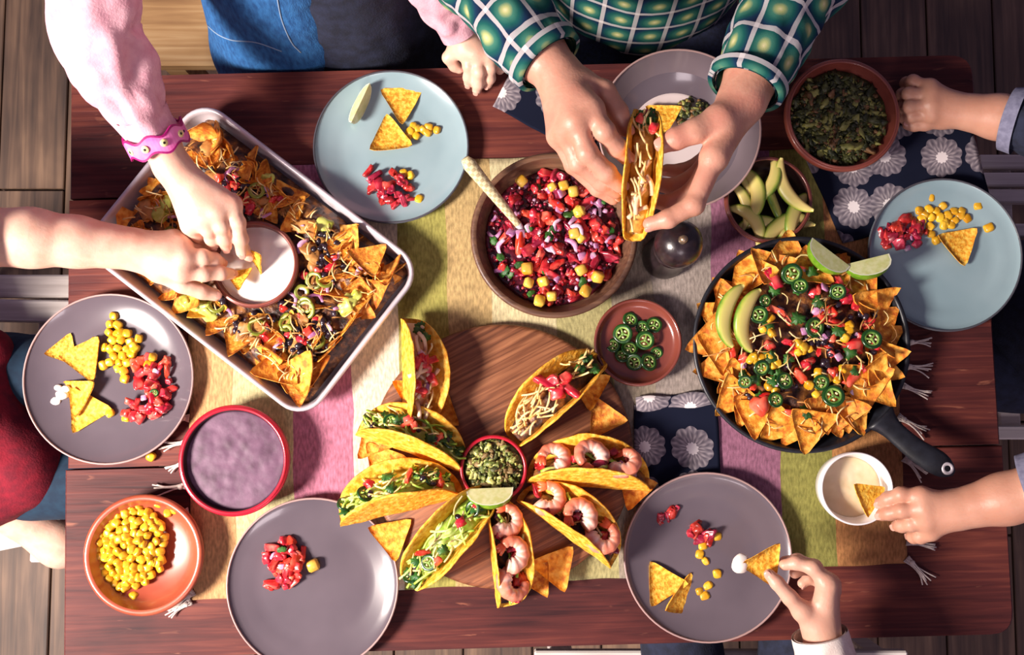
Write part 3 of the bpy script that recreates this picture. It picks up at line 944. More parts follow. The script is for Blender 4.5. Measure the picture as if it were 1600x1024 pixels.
# salt mill
b0 = P(1036, 404, .0)
mill = empty('salt_mill', (b0.x, b0.y, T + .006), 'dark turned wooden salt mill with metal tip by the salsa bowl', 'mill')
k, kz = .84, 1.16
body = [(0, 0), (.040, 0), (.041, .004), (.041, .012), (.036, .020), (.031, .045), (.029, .062), (.033, .074), (.036, .080), (.036, .084), (.030, .087), (0, .087)]
MB().add(lathe([(r * k, z * kz) for r, z in body][::-1], 48)).build('body', M_mill, mill)
head = [(0, .088), (.027, .088), (.029, .092), (.036, .098), (.0405, .108), (.041, .118), (.037, .132), (.028, .142), (.014, .147), (.006, .148), (0, .148)]
MB().add(lathe([(r * k, z * kz) for r, z in head][::-1], 48)).build('head', M_mill, mill)
MB().add(lathe([(0, .181), (.003, .1805), (.0055, .178), (.006, .174), (.007, .171), (0, .169)], 24)).build('metal_tip', mat('brass_tip', 'b09a80', rough=.3, metal=.8), mill)

# round board
bc = P(784, 712, .018); BR = 206 * S(784, 712, .018)
board = MB().add(lathe([(0, .016), (BR - .008, .016), (BR - .002, .0145), (BR, .011), (BR - .001, .003), (BR - .005, 0), (0, 0)], 96)).build('round_board', M_board, None, True, (bc.x, bc.y, T + .006))
board.rotation_euler.z = rad(28)
tag(board, 'round wooden serving board carrying eight tacos', 'board')

# skillet
sc_ = P(1252, 538, .045); SR = 170 * S(1252, 538, .045)
sk = empty('skillet', (sc_.x, sc_.y, T + .006), 'black cast iron skillet full of loaded nachos', 'skillet')
Hs = .042
MB().add(lathe([(0, .005), (.80 * SR, .005), (.86 * SR, .009), (.955 * SR, Hs - .003), (.965 * SR, Hs), (.995 * SR, Hs), (SR, Hs - .003), (.985 * SR, Hs - .012), (.90 * SR, .003), (.86 * SR, 0), (0, 0)], 96)).build('pan', M_iron, sk)
hd = [P(1375, 652, .045), P(1395, 672, .048), P(1430, 702, .055), P(1462, 722, .06), P(1490, 740, .06)]
hd = [p - sk.location for p in hd]
MB().add(sweep(catmull([tuple(x) for x in hd], 18), [.026, .023, .020, .018, .0165, .016, .016, .0165, .017, .0175, .018, .0185, .019, .019, .018, .016, .012, .005], 16, True, .42)).build('handle', M_iron, sk)
q = hd[3].lerp(hd[4], .55)
MB().add(lathe([(.0045, -.0004), (.0065, .001), (.009, .0005), (.0095, -.002)], 24), Matrix.Translation(q + Vector((0, 0, .0076)))).build('hanging_eye', M_alu, sk)

# metal tray
cs = [P(315, 157, .046), P(660, 408, .046), P(481, 673, .046), P(121, 380, .046)]
tc_ = sum(cs, Vector()) / 4
ux = ((cs[1] - cs[0]) + (cs[2] - cs[3])); ta = math.atan2(ux.y, ux.x)
TWd = ((cs[1] - cs[0]).length + (cs[2] - cs[3]).length) / 2
THt = ((cs[0] - cs[3]).length + (cs[1] - cs[2]).length) / 2
tray = empty('baking_tray', (tc_.x, tc_.y, T + .0065), 'silver rectangular baking tray full of baked nachos', 'tray')
tray.rotation_euler.z = ta
def tray_ring(ins, r): return rrect(TWd - 2 * ins, THt - 2 * ins, max(r - ins, .004), 8)
rings = [(.022, .002), (.014, .006), (.009, .034), (.0075, .040), (.004, .0425), (.001, .041), (0, .037), (.0025, .035), (.0075, .034), (.013, .004), (.02, 0)]
v, f = [], []
n = len(tray_ring(0, .045))
for ins, z in rings: v += [(x, y, z) for x, y in tray_ring(ins, .045)]
for i in range(len(rings) - 1):
    for j in range(n):
        k2 = (j + 1) % n
        f.append((i * n + j, (i + 1) * n + j, (i + 1) * n + k2, i * n + k2))
f.append(tuple(range(n))); f.append(tuple(range(len(rings) * n - 1, (len(rings) - 1) * n - 1, -1)))
MB().add((v, f)).build('pan', M_alu, tray)
MT = Matrix.Translation((tc_.x, tc_.y, 0)) @ Matrix.Rotation(ta, 4, 'Z')
MTi = MT.inverted()

# ---------------------------------------------------------------- food pieces
def chip_geo(a=.042, curve=4.0, seed=0, n=7, th=.0021):
    """thin fried triangle, one way curled, edges a little ragged"""
    r = random.Random(seed)
    V3 = [Vector((a * cos(x), a * sin(x), 0)) for x in (pi / 2, pi / 2 + 2 * pi / 3, pi / 2 + 4 * pi / 3)]
    ca = r.uniform(0, pi); k = curve * r.uniform(.5, 1.2)
    v, idx = [], {}
    for lay in (0, 1):
        for i in range(n + 1):
            for j in range(n + 1 - i):
                l = n - i - j
                p = (V3[0] * i + V3[1] * j + V3[2] * l) / n
                if max(i, j, l) == n: p *= .9
                elif min(i, j, l) == 0: p *= 1 + .035 * nz((p.x, p.y, 1), 60, seed)
                d = p.x * cos(ca) + p.y * sin(ca)
                z = k * d * d + .0022 * nz((p.x, p.y, 0), 45, seed) + .0012 * nz((p.x, p.y, 5), 110, seed)
                idx[(lay, i, j)] = len(v)
                v.append((p.x, p.y, z + (th / 2 if lay == 0 else -th / 2)))
    f = []
    for lay in (0, 1):
        for i in range(n):
            for j in range(n - i):
                t = (idx[(lay, i, j)], idx[(lay, i, j + 1)], idx[(lay, i + 1, j)])
                f.append(t[::-1] if lay == 0 else t)
                if j < n - i - 1:
                    t = (idx[(lay, i + 1, j)], idx[(lay, i, j + 1)], idx[(lay, i + 1, j + 1)])
                    f.append(t[::-1] if lay == 0 else t)
    ring = [(i, 0) for i in range(n)] + [(n - j, j) for j in range(n)] + [(0, n - j) for j in range(n)]
    for q in range(len(ring)):
        A, B = ring[q], ring[(q + 1) % len(ring)]
        f.append((idx[(0, *A)], idx[(0, *B)], idx[(1, *B)], idx[(1, *A)]))
    return v, f
STASH = bpy.data.collections.new('templates')   # never linked: meshes only
def proto(name, mb, mats):
    return mb.mesh(name, mats)
CHIPS = [proto('tortilla_chip', MB().add(chip_geo(.040, c, s)), M_chip) for s, c in enumerate((1.5, 4, 6, 2.5, 7, 3))]
CHIPO = [proto('tortilla_chip', MB().add(chip_geo(.042, c, s + 20)), M_chip_o) for s, c in enumerate((3, 7, 9, 5, 10, 6, 12, 4))]
CORN = [proto('corn_kernel', MB().add(blob(.0070, .0062, .0048, 2, .16, 1.3, s, .72)), M_corn) for s in range(4)]
BEAN = [proto('black_bean', MB().add(blob(.0062, .0044, .004, 2, .1, 1.3, s)), M_bean) for s in range(3)]
TOM = [proto('tomato_chunk', MB().add(blob(*((.0082, .0066, .0048), (.0105, .0052, .0042), (.0064, .0058, .005), (.0118, .0044, .0036))[s % 4], 2, .45, 1.3, s + 3, .62)), M_tom) for s in range(8)]
TOMD = [proto('tomato_chunk', MB().add(blob(*((.0082, .0066, .0048), (.0112, .0050, .0042), (.0062, .0056, .005), (.0125, .0042, .0036))[s % 4], 2, .55, 1.4, s + 13, .66)), M_tom_d) for s in range(8)]
MANGO = [proto('mango_cube', MB().add(cbox(.015, .014, .011, .0024, .12, s)), M_mango) for s in range(3)]
def strip_geo(L, w_, h, bend, seed):
    r = random.Random(seed)
    pts = [(L * (t - .5), bend * sin(pi * t) * L, .002 * sin(4 * t + seed)) for t in np.linspace(0, 1, 8)]
    return sweep(pts, [w_ * (.6 + .4 * sin(pi * t)) for t in np.linspace(0, 1, 8)], 7, True, h)
ONION = [proto('onion_strip', MB().add(strip_geo(.020, .0032, .5, .25 + .1 * s, s)), M_onion) for s in range(3)]
ONIONC = [proto('onion_piece', MB().add(cbox(.011, .010, .004, .0012, .25, s + 8)), M_onion) for s in range(3)]
GREEN = [proto('coriander_leaf', MB().add(blob(.009, .0065, .0016, 2, .5, 2.2, s + 30)), M_leaf) for s in range(3)]
def leaf_geo(s, seed):
    """lobed coriander leaf, slightly cupped"""
    v, f = [(0, 0, .002)], []
    n = 30
    for j in range(n):
        a = 2 * pi * j / n
        r = s * (.62 + .24 * abs(cos(1.5 * a + .4)) + .12 * sin(9 * a))
        v.append((r * cos(a), r * sin(a), .0015 * sin(3 * a + seed) - .0005))
    m = len(v)
    v += [(x, y, z - .0009) for x, y, z in v]
    for j in range(n):
        a, b = 1 + j, 1 + (j + 1) % n
        f += [(0, a, b), (m, m + b, m + a), (a, m + a, m + b, b)]
    return v, f
LEAF = [proto('coriander_leaf', MB().add(leaf_geo(.0105, s)), M_leaf) for s in range(3)]

def single(me_list, name, M, label, cat, group=None):
    me = R_.choice(me_list) if isinstance(me_list, list) else me_list
    o = bpy.data.objects.new(name, me)
    COL.objects.link(o)
    o.matrix_basis = M
    return tag(o, label, cat, group) if label else o

def rnd_rot(loc, tilt=.5, s=1.0):
    return XF(loc, R_.uniform(0, 2 * pi), R_.uniform(-tilt, tilt), R_.uniform(-tilt, tilt), s)

def jal_parts(e, skin, flesh, R=.0125, th=.0045, seeds=True, open_=False):
    k = 24
    MB().add(lathe([(R * .70, th * .42), (R * .84, th * .5), (R * .97, th * .36), (R, 0), (R * .97, -th * .36), (R * .84, -th * .5), (R * .70, -th * .42), (R * .68, 0), (R * .70, th * .42)][::-1], k, .05, 3)).build('skin', skin, e)
    if open_:
        MB().add(lathe([(R * .55, 0), (R * .6, th * .3), (R * .8, th * .36), (R * .82, 0), (R * .8, -th * .36), (R * .6, -th * .3), (R * .55, 0)][::-1], k, .08, 4)).build('flesh', flesh, e)
    else:
        m = MB()
        m.add(lathe([(R * .52, 0), (R * .58, th * .3), (R * .74, th * .38), (R * .75, 0), (R * .74, -th * .38), (R * .58, -th * .3), (R * .52, 0)][::-1], k, .08, 4))
        for a in (0.3, 2.4, 4.5):
            m.add(cbox(R * .62, R * .2, th * .5, .0006), XF((R * .3 * cos(a), R * .3 * sin(a), 0), a))
        m.add(blob(R * .2, R * .2, th * .4, 1))
        m.build('flesh', flesh, e)
    if seeds:
        for a, q in ((1.3, .36), (3.4, .40), (5.4, .34)):
            MB().add(blob(R * .15, R * .11, th * .28, 1)).build('seed', M_seed, e, True, (R * q * cos(a), R * q * sin(a), th * .12))
JAL = empty('jalapeno_slice', (0, 0, 0)); jal_parts(JAL, M_jal, M_jal_in)
PICK = empty('pickled_pepper_ring', (0, 0, 0)); jal_parts(PICK, M_pick, M_pick_in, .0125, .004, False, True)
used = {}
def place(root, M, label, cat, group=None, parent=None, name=None):
    if root.name not in used:
        used[root.name] = 1
        kids(root)
        root.matrix_basis = M
        tag(root, label, cat, group)
        return root
    return dup(root, M, label, cat, group)

def lime_geo(R=.026, half=.62, n=10, ns=8):
    """wedge: part of a sphere, long axis x; flesh faces up"""
    fl, rd = MB(), MB()
    def pt(u, a, k=1.0):
        x = -R * 1.12 * cos(pi * u) * k; r = R * sin(pi * u) ** .8 * k
        return (x, r * sin(a), -r * cos(a))
    for sg in (-1, 1):
        v, f = [], []
        for i in range(n + 1):
            u = i / n
            p = pt(u, sg * half, .94)
            v.append((p[0], 0, 0)); v.append(p)
        for i in range(n): f.append((2 * i, 2 * i + 1, 2 * i + 3, 2 * i + 2) if sg > 0 else (2 * i, 2 * i + 2, 2 * i + 3, 2 * i + 1))
        fl.add((v, f))
    for kk, rev in ((1.0, False), (.94, True)):
        v, f = [], []
        for i in range(n + 1):
            for j in range(ns + 1): v.append(pt(i / n, half * (2 * j / ns - 1), kk))
        q = ns + 1
        for i in range(n):
            for j in range(ns):
                t = (i * q + j, i * q + j + 1, (i + 1) * q + j + 1, (i + 1) * q + j); f.append(t[::-1] if rev else t)
        rd.add((v, f), None, 1 if rev else 0)
    v, f = [], []
    for sg in (-1, 1):
        v, f = [], []
        for i in range(n + 1): v += [pt(i / n, sg * half, .935), pt(i / n, sg * half, 1.0)]
        for i in range(n): f.append((2 * i, 2 * i + 1, 2 * i + 3, 2 * i + 2) if sg > 0 else (2 * i, 2 * i + 2, 2 * i + 3, 2 * i + 1))
        rd.add((v, f), None, 1)
    return fl, rd
def lime(loc, yaw, tx, label, s=1.0, half=.62, ty=0):
    fl, rd = lime_geo(half=half)
    e = empty('lime_wedge', loc, label, 'lime')
    e.matrix_basis = XF(loc, yaw, tx, ty, s)
    fl.build('flesh', M_lime_f, e, False); rd.build('rind', [M_lime_r, M_pith], e)
    return e

def avo_geo(L=.085, W=.014, bend=.9, seed=0):
    """crescent slice lying on its side: green outer edge to yellow hollow"""
    v, f, uv = [], [], []
    n, m = 22, 6
    Rr = L / (2 * bend)
    for i in range(n + 1):
        t = i / n; a = (t - .5) * 2 * bend
        wd = W * (sin(pi * min(max(t * .96 + .02, 0), 1)) ** .55)
        th = .0055 * sin(pi * (t * .9 + .05)) ** .4
        for j in range(2 * m):
            ph = 2 * pi * j / (2 * m)
            rad_ = Rr + wd * .5 * cos(ph) - .1 * W
            z = th * math.copysign(abs(sin(ph)) ** .6, sin(ph))
            v.append((rad_ * sin(a), rad_ * cos(a) - Rr, z + .004 * sin(a * 2 + seed)))
            uv.append((.5 - .5 * cos(ph), t))
    q = 2 * m
    for i in range(n):
        for j in range(q):
            k = (j + 1) % q
            f.append((i * q + j, i * q + k, (i + 1) * q + k, (i + 1) * q + j))
    f.append(tuple(range(q))); f.append(tuple(range(n * q + q - 1, n * q - 1, -1)))
    return v, f, uv
AVO = [proto('avocado_slice', MB().add(avo_geo(l, w_, b, s)), M_avo) for s, (l, w_, b) in enumerate(((.092, .021, .95), (.088, .020, 1.1), (.096, .019, .8), (.080, .021, .7)))]

def shrimp_mb(R=.0165, seed=0):
    """peeled prawn curled in a C, ridged, with fan tail"""
    body, tail = MB(), MB()
    n = 26
    path, rad_ = [], []
    for i in range(n):
        t = i / (n - 1); a = -2.3 + 4.3 * t
        rr = R * (1 - .18 * t)
        path.append((rr * cos(a), rr * sin(a), .002 * sin(3 * t)))
        rad_.append((.0112 * (1 - .48 * t)) * (1 if t > .07 else .72) * (1 + .07 * cos(t * 46)))
    g = sweep(path, rad_, 12, True, .95)
    uv = []
    q = 13
    for i in range(n):
        for j in range(q): uv.append((.12 + .3 * (.5 + .5 * cos(2 * pi * j / 12)) + .28 * (i / n) + .14 * (.5 + .5 * cos(i / (n - 1) * 46)), 0))
    uv += [(.1, 0), (.8, 0)]
    body.add((g[0], g[1], uv))
    e = Vector(path[-1]); d = (e - Vector(path[-2])).normalized(); s_ = Vector((-d.y, d.x, 0))
    for k in (-1, 0, 1):
        tail.add(sweep([tuple(e - d * .002), tuple(e + d * .005 + s_ * k * .003), tuple(e + d * .012 + s_ * k * .006)], [.0032, .0034, .0016], 8, True, .4))
    return body, tail
# ---------------------------------------------------------------- tacos
def toward(pts, cx, cy, marks, stem_, split=None):
    """labels by the neighbour each piece lies toward, then its order clockwise"""
    out, buckets = [None] * len(pts), {}
    for i, (x, y) in enumerate(pts):
        a = math.atan2(y - cy, x - cx)
        ring = '' if split is None else ('outer ' if math.hypot(x - cx, y - cy) > split else 'inner ')
        m = min(marks, key=lambda k: abs((a - math.atan2(marks[k][1] - cy, marks[k][0] - cx) + pi) % (2 * pi) - pi))
        b = math.atan2(marks[m][1] - cy, marks[m][0] - cx)
        buckets.setdefault((ring, m), []).append(((a - b + pi) % (2 * pi) - pi, i))
    for (ring, m), l in buckets.items():
        for k, (_a, i) in enumerate(sorted(l)):
            out[i] = ring + stem_ + ' toward the ' + m + ('' if len(l) == 1 else ', ' + ('first', 'second', 'third', 'fourth', 'fifth', 'sixth')[k] + ' clockwise')
    return out
def taco_profile(w_, rb, flare):
    q = pi / 2 - flare
    L0 = q * rb
    s_ = 1 if w_ >= 0 else -1
    a = abs(w_)
    if a < L0: return s_ * rb * sin(a / rb), rb * (1 - cos(a / rb))
    l = a - L0
    return s_ * (rb * sin(q) + l * sin(flare)), rb * (1 - cos(q)) + l * cos(flare)

def taco_shell_geo(R, rb, flare, seed, ns=26, nt=22, th=.0022):
    v, f = [], []
    for lay in (0, 1):
        for i in range(ns + 1):
            s_ = R * sin(pi * (i / ns - .5))
            tm = math.sqrt(max(R * R - s_ * s_, 0)) * .98 + .0015
            for j in range(nt + 1):
                t = 2 * j / nt - 1
                w_ = t * tm * (1 + .03 * nz((s_, t, 0), 50, seed))
                y, z = taco_profile(w_, rb, flare)
                y0, z0 = taco_profile(w_ - .001, rb, flare); y1, z1 = taco_profile(w_ + .001, rb, flare)
                n = Vector((0, -(z1 - z0), y1 - y0)).normalized()
                b = .0014 * nz((s_, w_, 0), 70, seed) + .0022 * nz((s_, w_, 4), 25, seed)
                o = (th / 2 if lay == 0 else -th / 2) + b
                v.append((s_, y + n.y * o, z + n.z * o))
    q = nt + 1; m = (ns + 1) * q
    for i in range(ns):
        for j in range(nt):
            a = i * q + j
            f.append((a, a + q, a + q + 1, a + 1)); f.append((m + a, m + a + 1, m + a + q + 1, m + a + q))
    for j, rev in ((0, False), (nt, True)):
        for i in range(ns):
            a = i * q + j; t = (a, m + a, m + a + q, a + q); f.append(t[::-1] if rev else t)
    return v, f

def taco(label, px, py, deg, Lpx, roll, kind, seed, flare=20, rb=.012, rest=.0225, hc=.055, yaw3=None):
    r = random.Random(seed)
    R = Lpx / 2 * S(px, py, hc)
    fl = rad(flare)
    yaw = rad(-deg)
    geo = taco_shell_geo(R, rb, fl, seed)
    M = Matrix.Rotation(yaw, 4, 'Z') @ Matrix.Rotation(roll, 4, 'X')
    pts = [M @ Vector(p) for p in geo[0]]
    lo = Vector([min(p[k] for p in pts) for k in range(3)]); hi = Vector([max(p[k] for p in pts) for k in range(3)])
    tgt = P(px, py, hc)
    z = T + rest - lo.z if rest is not None else tgt.z - (lo.z + hi.z) / 2
    loc = Vector((tgt.x - (lo.x + hi.x) / 2, tgt.y - (lo.y + hi.y) / 2, z))
    e = empty('taco', loc, label, 'taco', None)
    e.matrix_basis = Matrix.Translation(loc) @ M
    MB().add(geo).build('shell', M_shell, e)
    def wall(s_):
        return math.sqrt(max(R * R - s_ * s_, 0)) * .98
    def at(s_, w_, k):
        """point inside: along, across -1..1, height as a share of the wall"""
        y, z_ = taco_profile(max(wall(s_) * k, .004), rb, fl)
        return Vector((s_, w_ * (y - .003), z_))
    # body of the filling
    v, f = [], []
    na, nb = 24, 8
    for i in range(na + 1):
        s_ = R * .9 * (2 * i / na - 1)
        for j in range(nb + 1):
            w_ = 2 * j / nb - 1
            p = at(s_, w_, .66)
            v.append((p.x, p.y, p.z * (.80 + .2 * (1 - w_ * w_)) + .003 * nz((p.x, p.y, 0), 90, seed)))
    for i in range(na):
        for j in range(nb):
            a = i * (nb + 1) + j; f.append((a, a + nb + 1, a + nb + 2, a + 1))
    n0 = len(v)
    for i in range(na + 1):
        s_ = R * .9 * (2 * i / na - 1); v.append((s_, 0, .004))
    for i in range(na):
        a = i * (nb + 1); f.append((a + nb + 1, a, n0 + i, n0 + i + 1)); f.append((a + nb, a + 2 * nb + 1, n0 + i + 1, n0 + i))
    fm = {'chicken': M_chick, 'cheese': M_mix, 'shrimp': M_mix, 'veg': M_let, 'held': mat('cheesy_filling', 'a86c28', 'd8a648', 'f0cc78', scale=60, rough=.5, bump=.5, bscale=90)}[kind]
    MB().add((v, f)).build('filling', fm, e)['kind'] = 'stuff'
    def put(me, s_, w_, k, tilt=.5, sc=1.0, yaw_=None, name=None, lift=0):
        p = at(s_ * R, w_, k); p.z += lift
        me = r.choice(me) if isinstance(me, list) else me
        o = obj(name or me.name.split('.')[0], me, e)
        o.matrix_basis = XF(p, r.uniform(0, 6.3) if yaw_ is None else yaw_, r.uniform(-tilt, tilt), r.uniform(-tilt, tilt), sc)
        return o
    def shreds(n, m, nm, s0, s1, k=.84, rr_=.0015, L=.03):
        s0, s1, L = s0 * .86, s1 * .86, L * .85
        mb = MB()
        for q in range(n):
            p = at(r.uniform(s0, s1) * R, r.uniform(-.75, .75), k)
            l = L * r.uniform(.6, 1.3); a = r.gauss(0, .45); b = r.uniform(-.3, .3)
            pts_ = [(l * (t - .5), b * l * .5 * sin(pi * t), .003 * sin(pi * t * 1.5 + q)) for t in (0, .25, .5, .75, 1)]
            mb.add(sweep(pts_, [rr_] * 5, 5), XF(p + Vector((0, 0, r.uniform(-.002, .004))), a, 0, r.uniform(-.35, .35)))
        o = mb.build(nm, m, e); o['kind'] = 'stuff'
    def jal(s_, w_, k=.86, root=None, sc=1.0):
        p = at(s_ * R, w_, k)
        c = dup(root or JAL, XF(p, r.uniform(0, 6), r.uniform(-.6, .6), r.uniform(-.6, .6), sc), None, None, None, e)
        return c
    def prawn(s_, w_, yaw_, sc=1.0, k=.84):
        b_, t_ = shrimp_mb(seed=seed)
        o = b_.build('shrimp', M_shrimp, e)
        p = at(s_ * R, w_, k); p.z += .004
        o.matrix_basis = XF(p, yaw_, r.uniform(-.25, .25), r.uniform(-.25, .25), sc)
        t_.build('tail', M_shrimp_t, o)
    if kind == 'chicken':
        shreds(14, M_chick, 'chicken_strips', -.95, .95, .8, .0034, .032); shreds(8, M_cheese, 'grated_cheese', -.8, .9, .86)
        for q in range(11): put(TOM, r.uniform(-.45, .3), r.uniform(-.7, .8), .86, .7, 1.05)
        for q in range(3): put(LEAF, r.uniform(.5, .85), r.uniform(-.6, .6), .9)
        for q in range(3): put(ONIONC, r.uniform(-.3, .5), r.uniform(-.6, .6), .86)
    elif kind == 'cheese':
        shreds(34, M_cheese, 'grated_cheese', -.9, .0, .86, .0015, .034); shreds(12, M_cheese, 'grated_cheese', .3, .95, .88)
        for s_, w_ in ((.05, -.2), (.15, .4), (.22, -.5), (.02, .6), (.30, .1)): put(TOM, s_, w_, .88, .5, 1.45)
        for q in range(4): put(LEAF, r.uniform(.45, .9), r.uniform(-.6, .6), .88)
    elif kind == 'shrimp':
        shreds(12, M_cheese, 'grated_cheese', -.9, .9, .76); shreds(10, M_let, 'lettuce_shreds', -.8, .9, .8, .0022)
        for q in range(9): put(TOMD, r.uniform(-.85, .85), r.uniform(-.8, .8), .84, .6)
        for q in range(3): put(ONIONC, r.uniform(-.8, .8), r.uniform(-.7, .7), .84)
        jal(r.uniform(-.1, .2), .7, .82, PICK, .8)
        for s_, w_, y_ in ((-.62, .1, .6), (-.05, -.1, 2.2), (.5, .05, -.5)): prawn(s_, w_, y_ + r.uniform(-.5, .5), 1.16)
    elif kind == 'veg':
        shreds(40, M_let, 'lettuce_shreds', -.92, .92, .84, .0018, .034); shreds(12, M_cheese, 'grated_cheese', -.7, .9, .88, .0014)
        for q in range(9): put(LEAF, r.uniform(-.85, .85), r.uniform(-.75, .75), .9)
        for s_, w_ in ((-.62, .0), (.42, .2), (.8, -.2)): jal(s_, w_, .9)
        for q in range(4): put(TOM, r.uniform(-.85, .6), r.uniform(-.5, .5), .9, .6, .95)
        for q in range(5): put(BEAN, r.uniform(-.7, .8), r.uniform(-.6, .6), .9)
    else:
        shreds(22, M_cheese, 'grated_cheese', -.9, .9, .86, .0015, .036); shreds(8, M_chick, 'chicken_strips', -.2, .9, .8, .0032, .034)
        for q in range(5): put(LEAF, r.uniform(-.85, -.1), r.uniform(-.5, .5), .9)
        for s_, w_ in ((-.8, .2), (-.55, .6), (-.7, -.4)): put(TOM, s_, w_, .92, .5, .9)
    return e
kids(JAL); kids(PICK)
for ch in list(JAL.children) + list(PICK.children): KIDS[ch.name] = []
taco('taco topped with tomato dice and chicken, upper left on the round board', 664, 585, -92, 180, .62, 'chicken', 1, 15)
taco('cheesy tomato taco right of the bare part of the round board', 870, 622, -42, 196, -.25, 'cheese', 2, 19)
taco('prawn taco pointing straight right, below the cheesy tomato taco', 921, 723, 4, 196, -.66, 'shrimp', 3, 14)
taco('prawn taco slanting down toward the grey plate with two chips', 889, 822, 36, 184, -.55, 'shrimp', 4, 16)
taco('prawn taco hanging over the near edge of the round board', 796, 866, 83, 176, -.40, 'shrimp', 5, 15)
taco('green taco with grated cheese between prawn taco and empty-looking grey plate', 702, 842, 132, 200, .12, 'veg', 6, 17)
taco('jalapeno taco touching the rim of the grey salsa plate', 624, 770, 166, 200, .66, 'veg', 7, 14)
taco('jalapeno taco with tomato at its tip, beside the metal tray', 640, 684, 199, 180, .66, 'veg', 8, 14)
taco('taco held upright in both hands of the plaid shirt wearer', 999, 264, 96, 214, .06, 'held', 9, 9, .012, None, .275)

lime(P(765, 763, .070), rad(2), rad(-96), 'lime wedge leaning on the tiny red bowl', 1.2, .62)
lime(P(1299, 394, .074), rad(-38), rad(-84), 'lime wedge at the far rim of the skillet', 1.22, .55)
lime(P(1354, 405, .070), rad(14), rad(-92), 'lime wedge poking out of the skillet toward the pale blue plate', 1.2, .55)
l_ = lime(P(567, 168, .012), rad(66), rad(12), 'slim lime wedge on the pale blue plate near the girl', 1.18, .36)
l_.location.z = T + .036

# ---------------------------------------------------------------- loose things on the plates
def chip_at(px, py, h, deg, label, group=None, tx=0, ty=0, s=1.0, pool=None, k=None):
    me = (pool or CHIPS)
    me = me[k] if k is not None else me
    return single(me, 'tortilla_chip', XF(P(px, py, h), rad(-deg), tx, ty, s), label, 'tortilla chip', group)
# pointing direction in degrees, clockwise in the picture, of the corner that sits at +90 in the mesh
chip_at(628, 158, .012, -182 - 90 + 90, 'chip lying point down, upper one of two on the girl\'s plate', None, .05, 0, 1.06, None, 0)
chip_at(609, 214, .016, -8, 'chip lying lower of two on the girl\'s blue plate', None, -.1, .05, 1.06, None, 1)
chip_at(1498, 381, .016, 170, 'single chip on the pale blue plate at the right edge', None, .1, 0, 1.0, None, 2)
chip_at(100, 548, .008, 20, 'chip mostly hidden beneath another, top left of four', None, 0, .1, .8, None, 3)
chip_at(131, 560, .014, 35, 'uppermost large chip on the half covered grey plate', None, .05, -.1, 1.12, None, 0)
chip_at(124, 616, .012, 62, 'narrow chip with white cream, third down on the grey plate', None, .4, -.2, 1.0, None, 2)
chip_at(134, 640, .010, 88, 'lowest chip on the half covered grey plate', None, -.1, .15, 1.12, None, 5)
chip_at(1070, 936, .010, 12, 'narrow chip partly under its neighbour on the near grey plate', None, 0, .55, 1.12, None, 0)
chip_at(1036, 912, .013, -30, 'broad chip overlapping a narrow one on the near grey plate', None, 0, 0, 1.05, None, 1)
chip_at(1037, 182, .024, 180, 'chip standing in the wide grey bowl by the dark guacamole', None, .1, 0, .9, None, 0)
for x, y, d, s, lb in ((598, 722, 200, 1.0, 'chip under the jalapeno taco with tomato at its tip'), (612, 838, 170, 1.0, 'chip beneath the jalapeno taco, pointing at the grey salsa plate'), (868, 886, 40, 1.05, 'chip between the two lowest prawn tacos on the board'), (992, 762, 80, .95, 'chip bridging the board\'s edge above the near grey plate'), (944, 654, 95, .95, 'chip on the board above the prawn taco pointing right'), (922, 606, 60, .95, 'chip beneath the cheesy tomato taco, nearest the jalapeno bowl'), (583, 690, 220, .9, 'chip poking out at the board\'s left rim'), (690, 642, 130, .9, 'chip under the foot of the chicken taco'), (640, 612, 300, .8, 'chip half hidden behind the chicken taco'), (840, 905, 150, .8, 'chip at the board\'s near edge beside a prawn taco')):
    chip_at(x, y, .028, d, lb, None, R_.uniform(-.1, .1), R_.uniform(-.1, .1), s, CHIPO)

def corn_at(pts, h, label, group):
    for x, y in pts:
        single(CORN, 'corn_kernel', rnd_rot(P(x, y, h), .5, R_.uniform(.92, 1.12)), label, 'corn kernel', group)
corn_at([(641, 206), (652, 201), (650, 212), (661, 203), (668, 207), (683, 203), (637, 215), (646, 197), (670, 199)], .009, 'yellow corn kernel on the blue plate near the girl', 'corn on the girl\'s plate')
corn_at([(641, 274), (655, 311), (630, 270)], .010, 'yellow corn kernel beside the salsa on the girl\'s plate', 'corn beside the salsa')
corn_at([(1454, 309), (1436, 329), (1451, 327), (1462, 330), (1473, 322), (1481, 337), (1490, 330), (1502, 330), (1440, 343), (1455, 340), (1478, 347), (1492, 345), (1511, 341), (1475, 352), (1453, 354), (1455, 366), (1463, 376), (1445, 335), (1468, 340), (1486, 352), (1500, 337)], .012, 'yellow corn kernel heaped on the right pale blue plate', 'corn on the right blue plate')
for (x, y), t in (((1527, 321), 'lone corn kernel above the heap on the right blue plate'), ((1545, 356), 'lone corn kernel nearest the right blue plate\'s outer rim')):
    single(CORN, 'corn_kernel', rnd_rot(P(x, y, .014), .4, 1.15), t, 'corn kernel')
c_ = [(178, 494), (172, 507), (184, 508), (148, 533), (163, 543), (170, 520), (184, 521), (199, 521), (217, 529), (176, 531), (189, 532), (203, 534), (172, 546), (184, 545), (198, 546), (211, 545), (178, 557), (192, 556), (206, 553), (172, 566), (186, 567), (199, 567), (184, 576), (161, 571), (195, 592), (193, 580), (208, 540), (190, 520)]
corn_at(c_, .010, 'yellow corn kernel heaped on the half covered grey plate', 'corn on the half covered plate')
corn_at([(239, 558), (232, 570)], .020, 'corn kernel resting on the salsa of the half covered plate', 'corn upon that salsa')
corn_at([(172, 646), (197, 653)], .009, 'corn kernel apart near the chips on the half covered plate', 'stray corn on that plate')
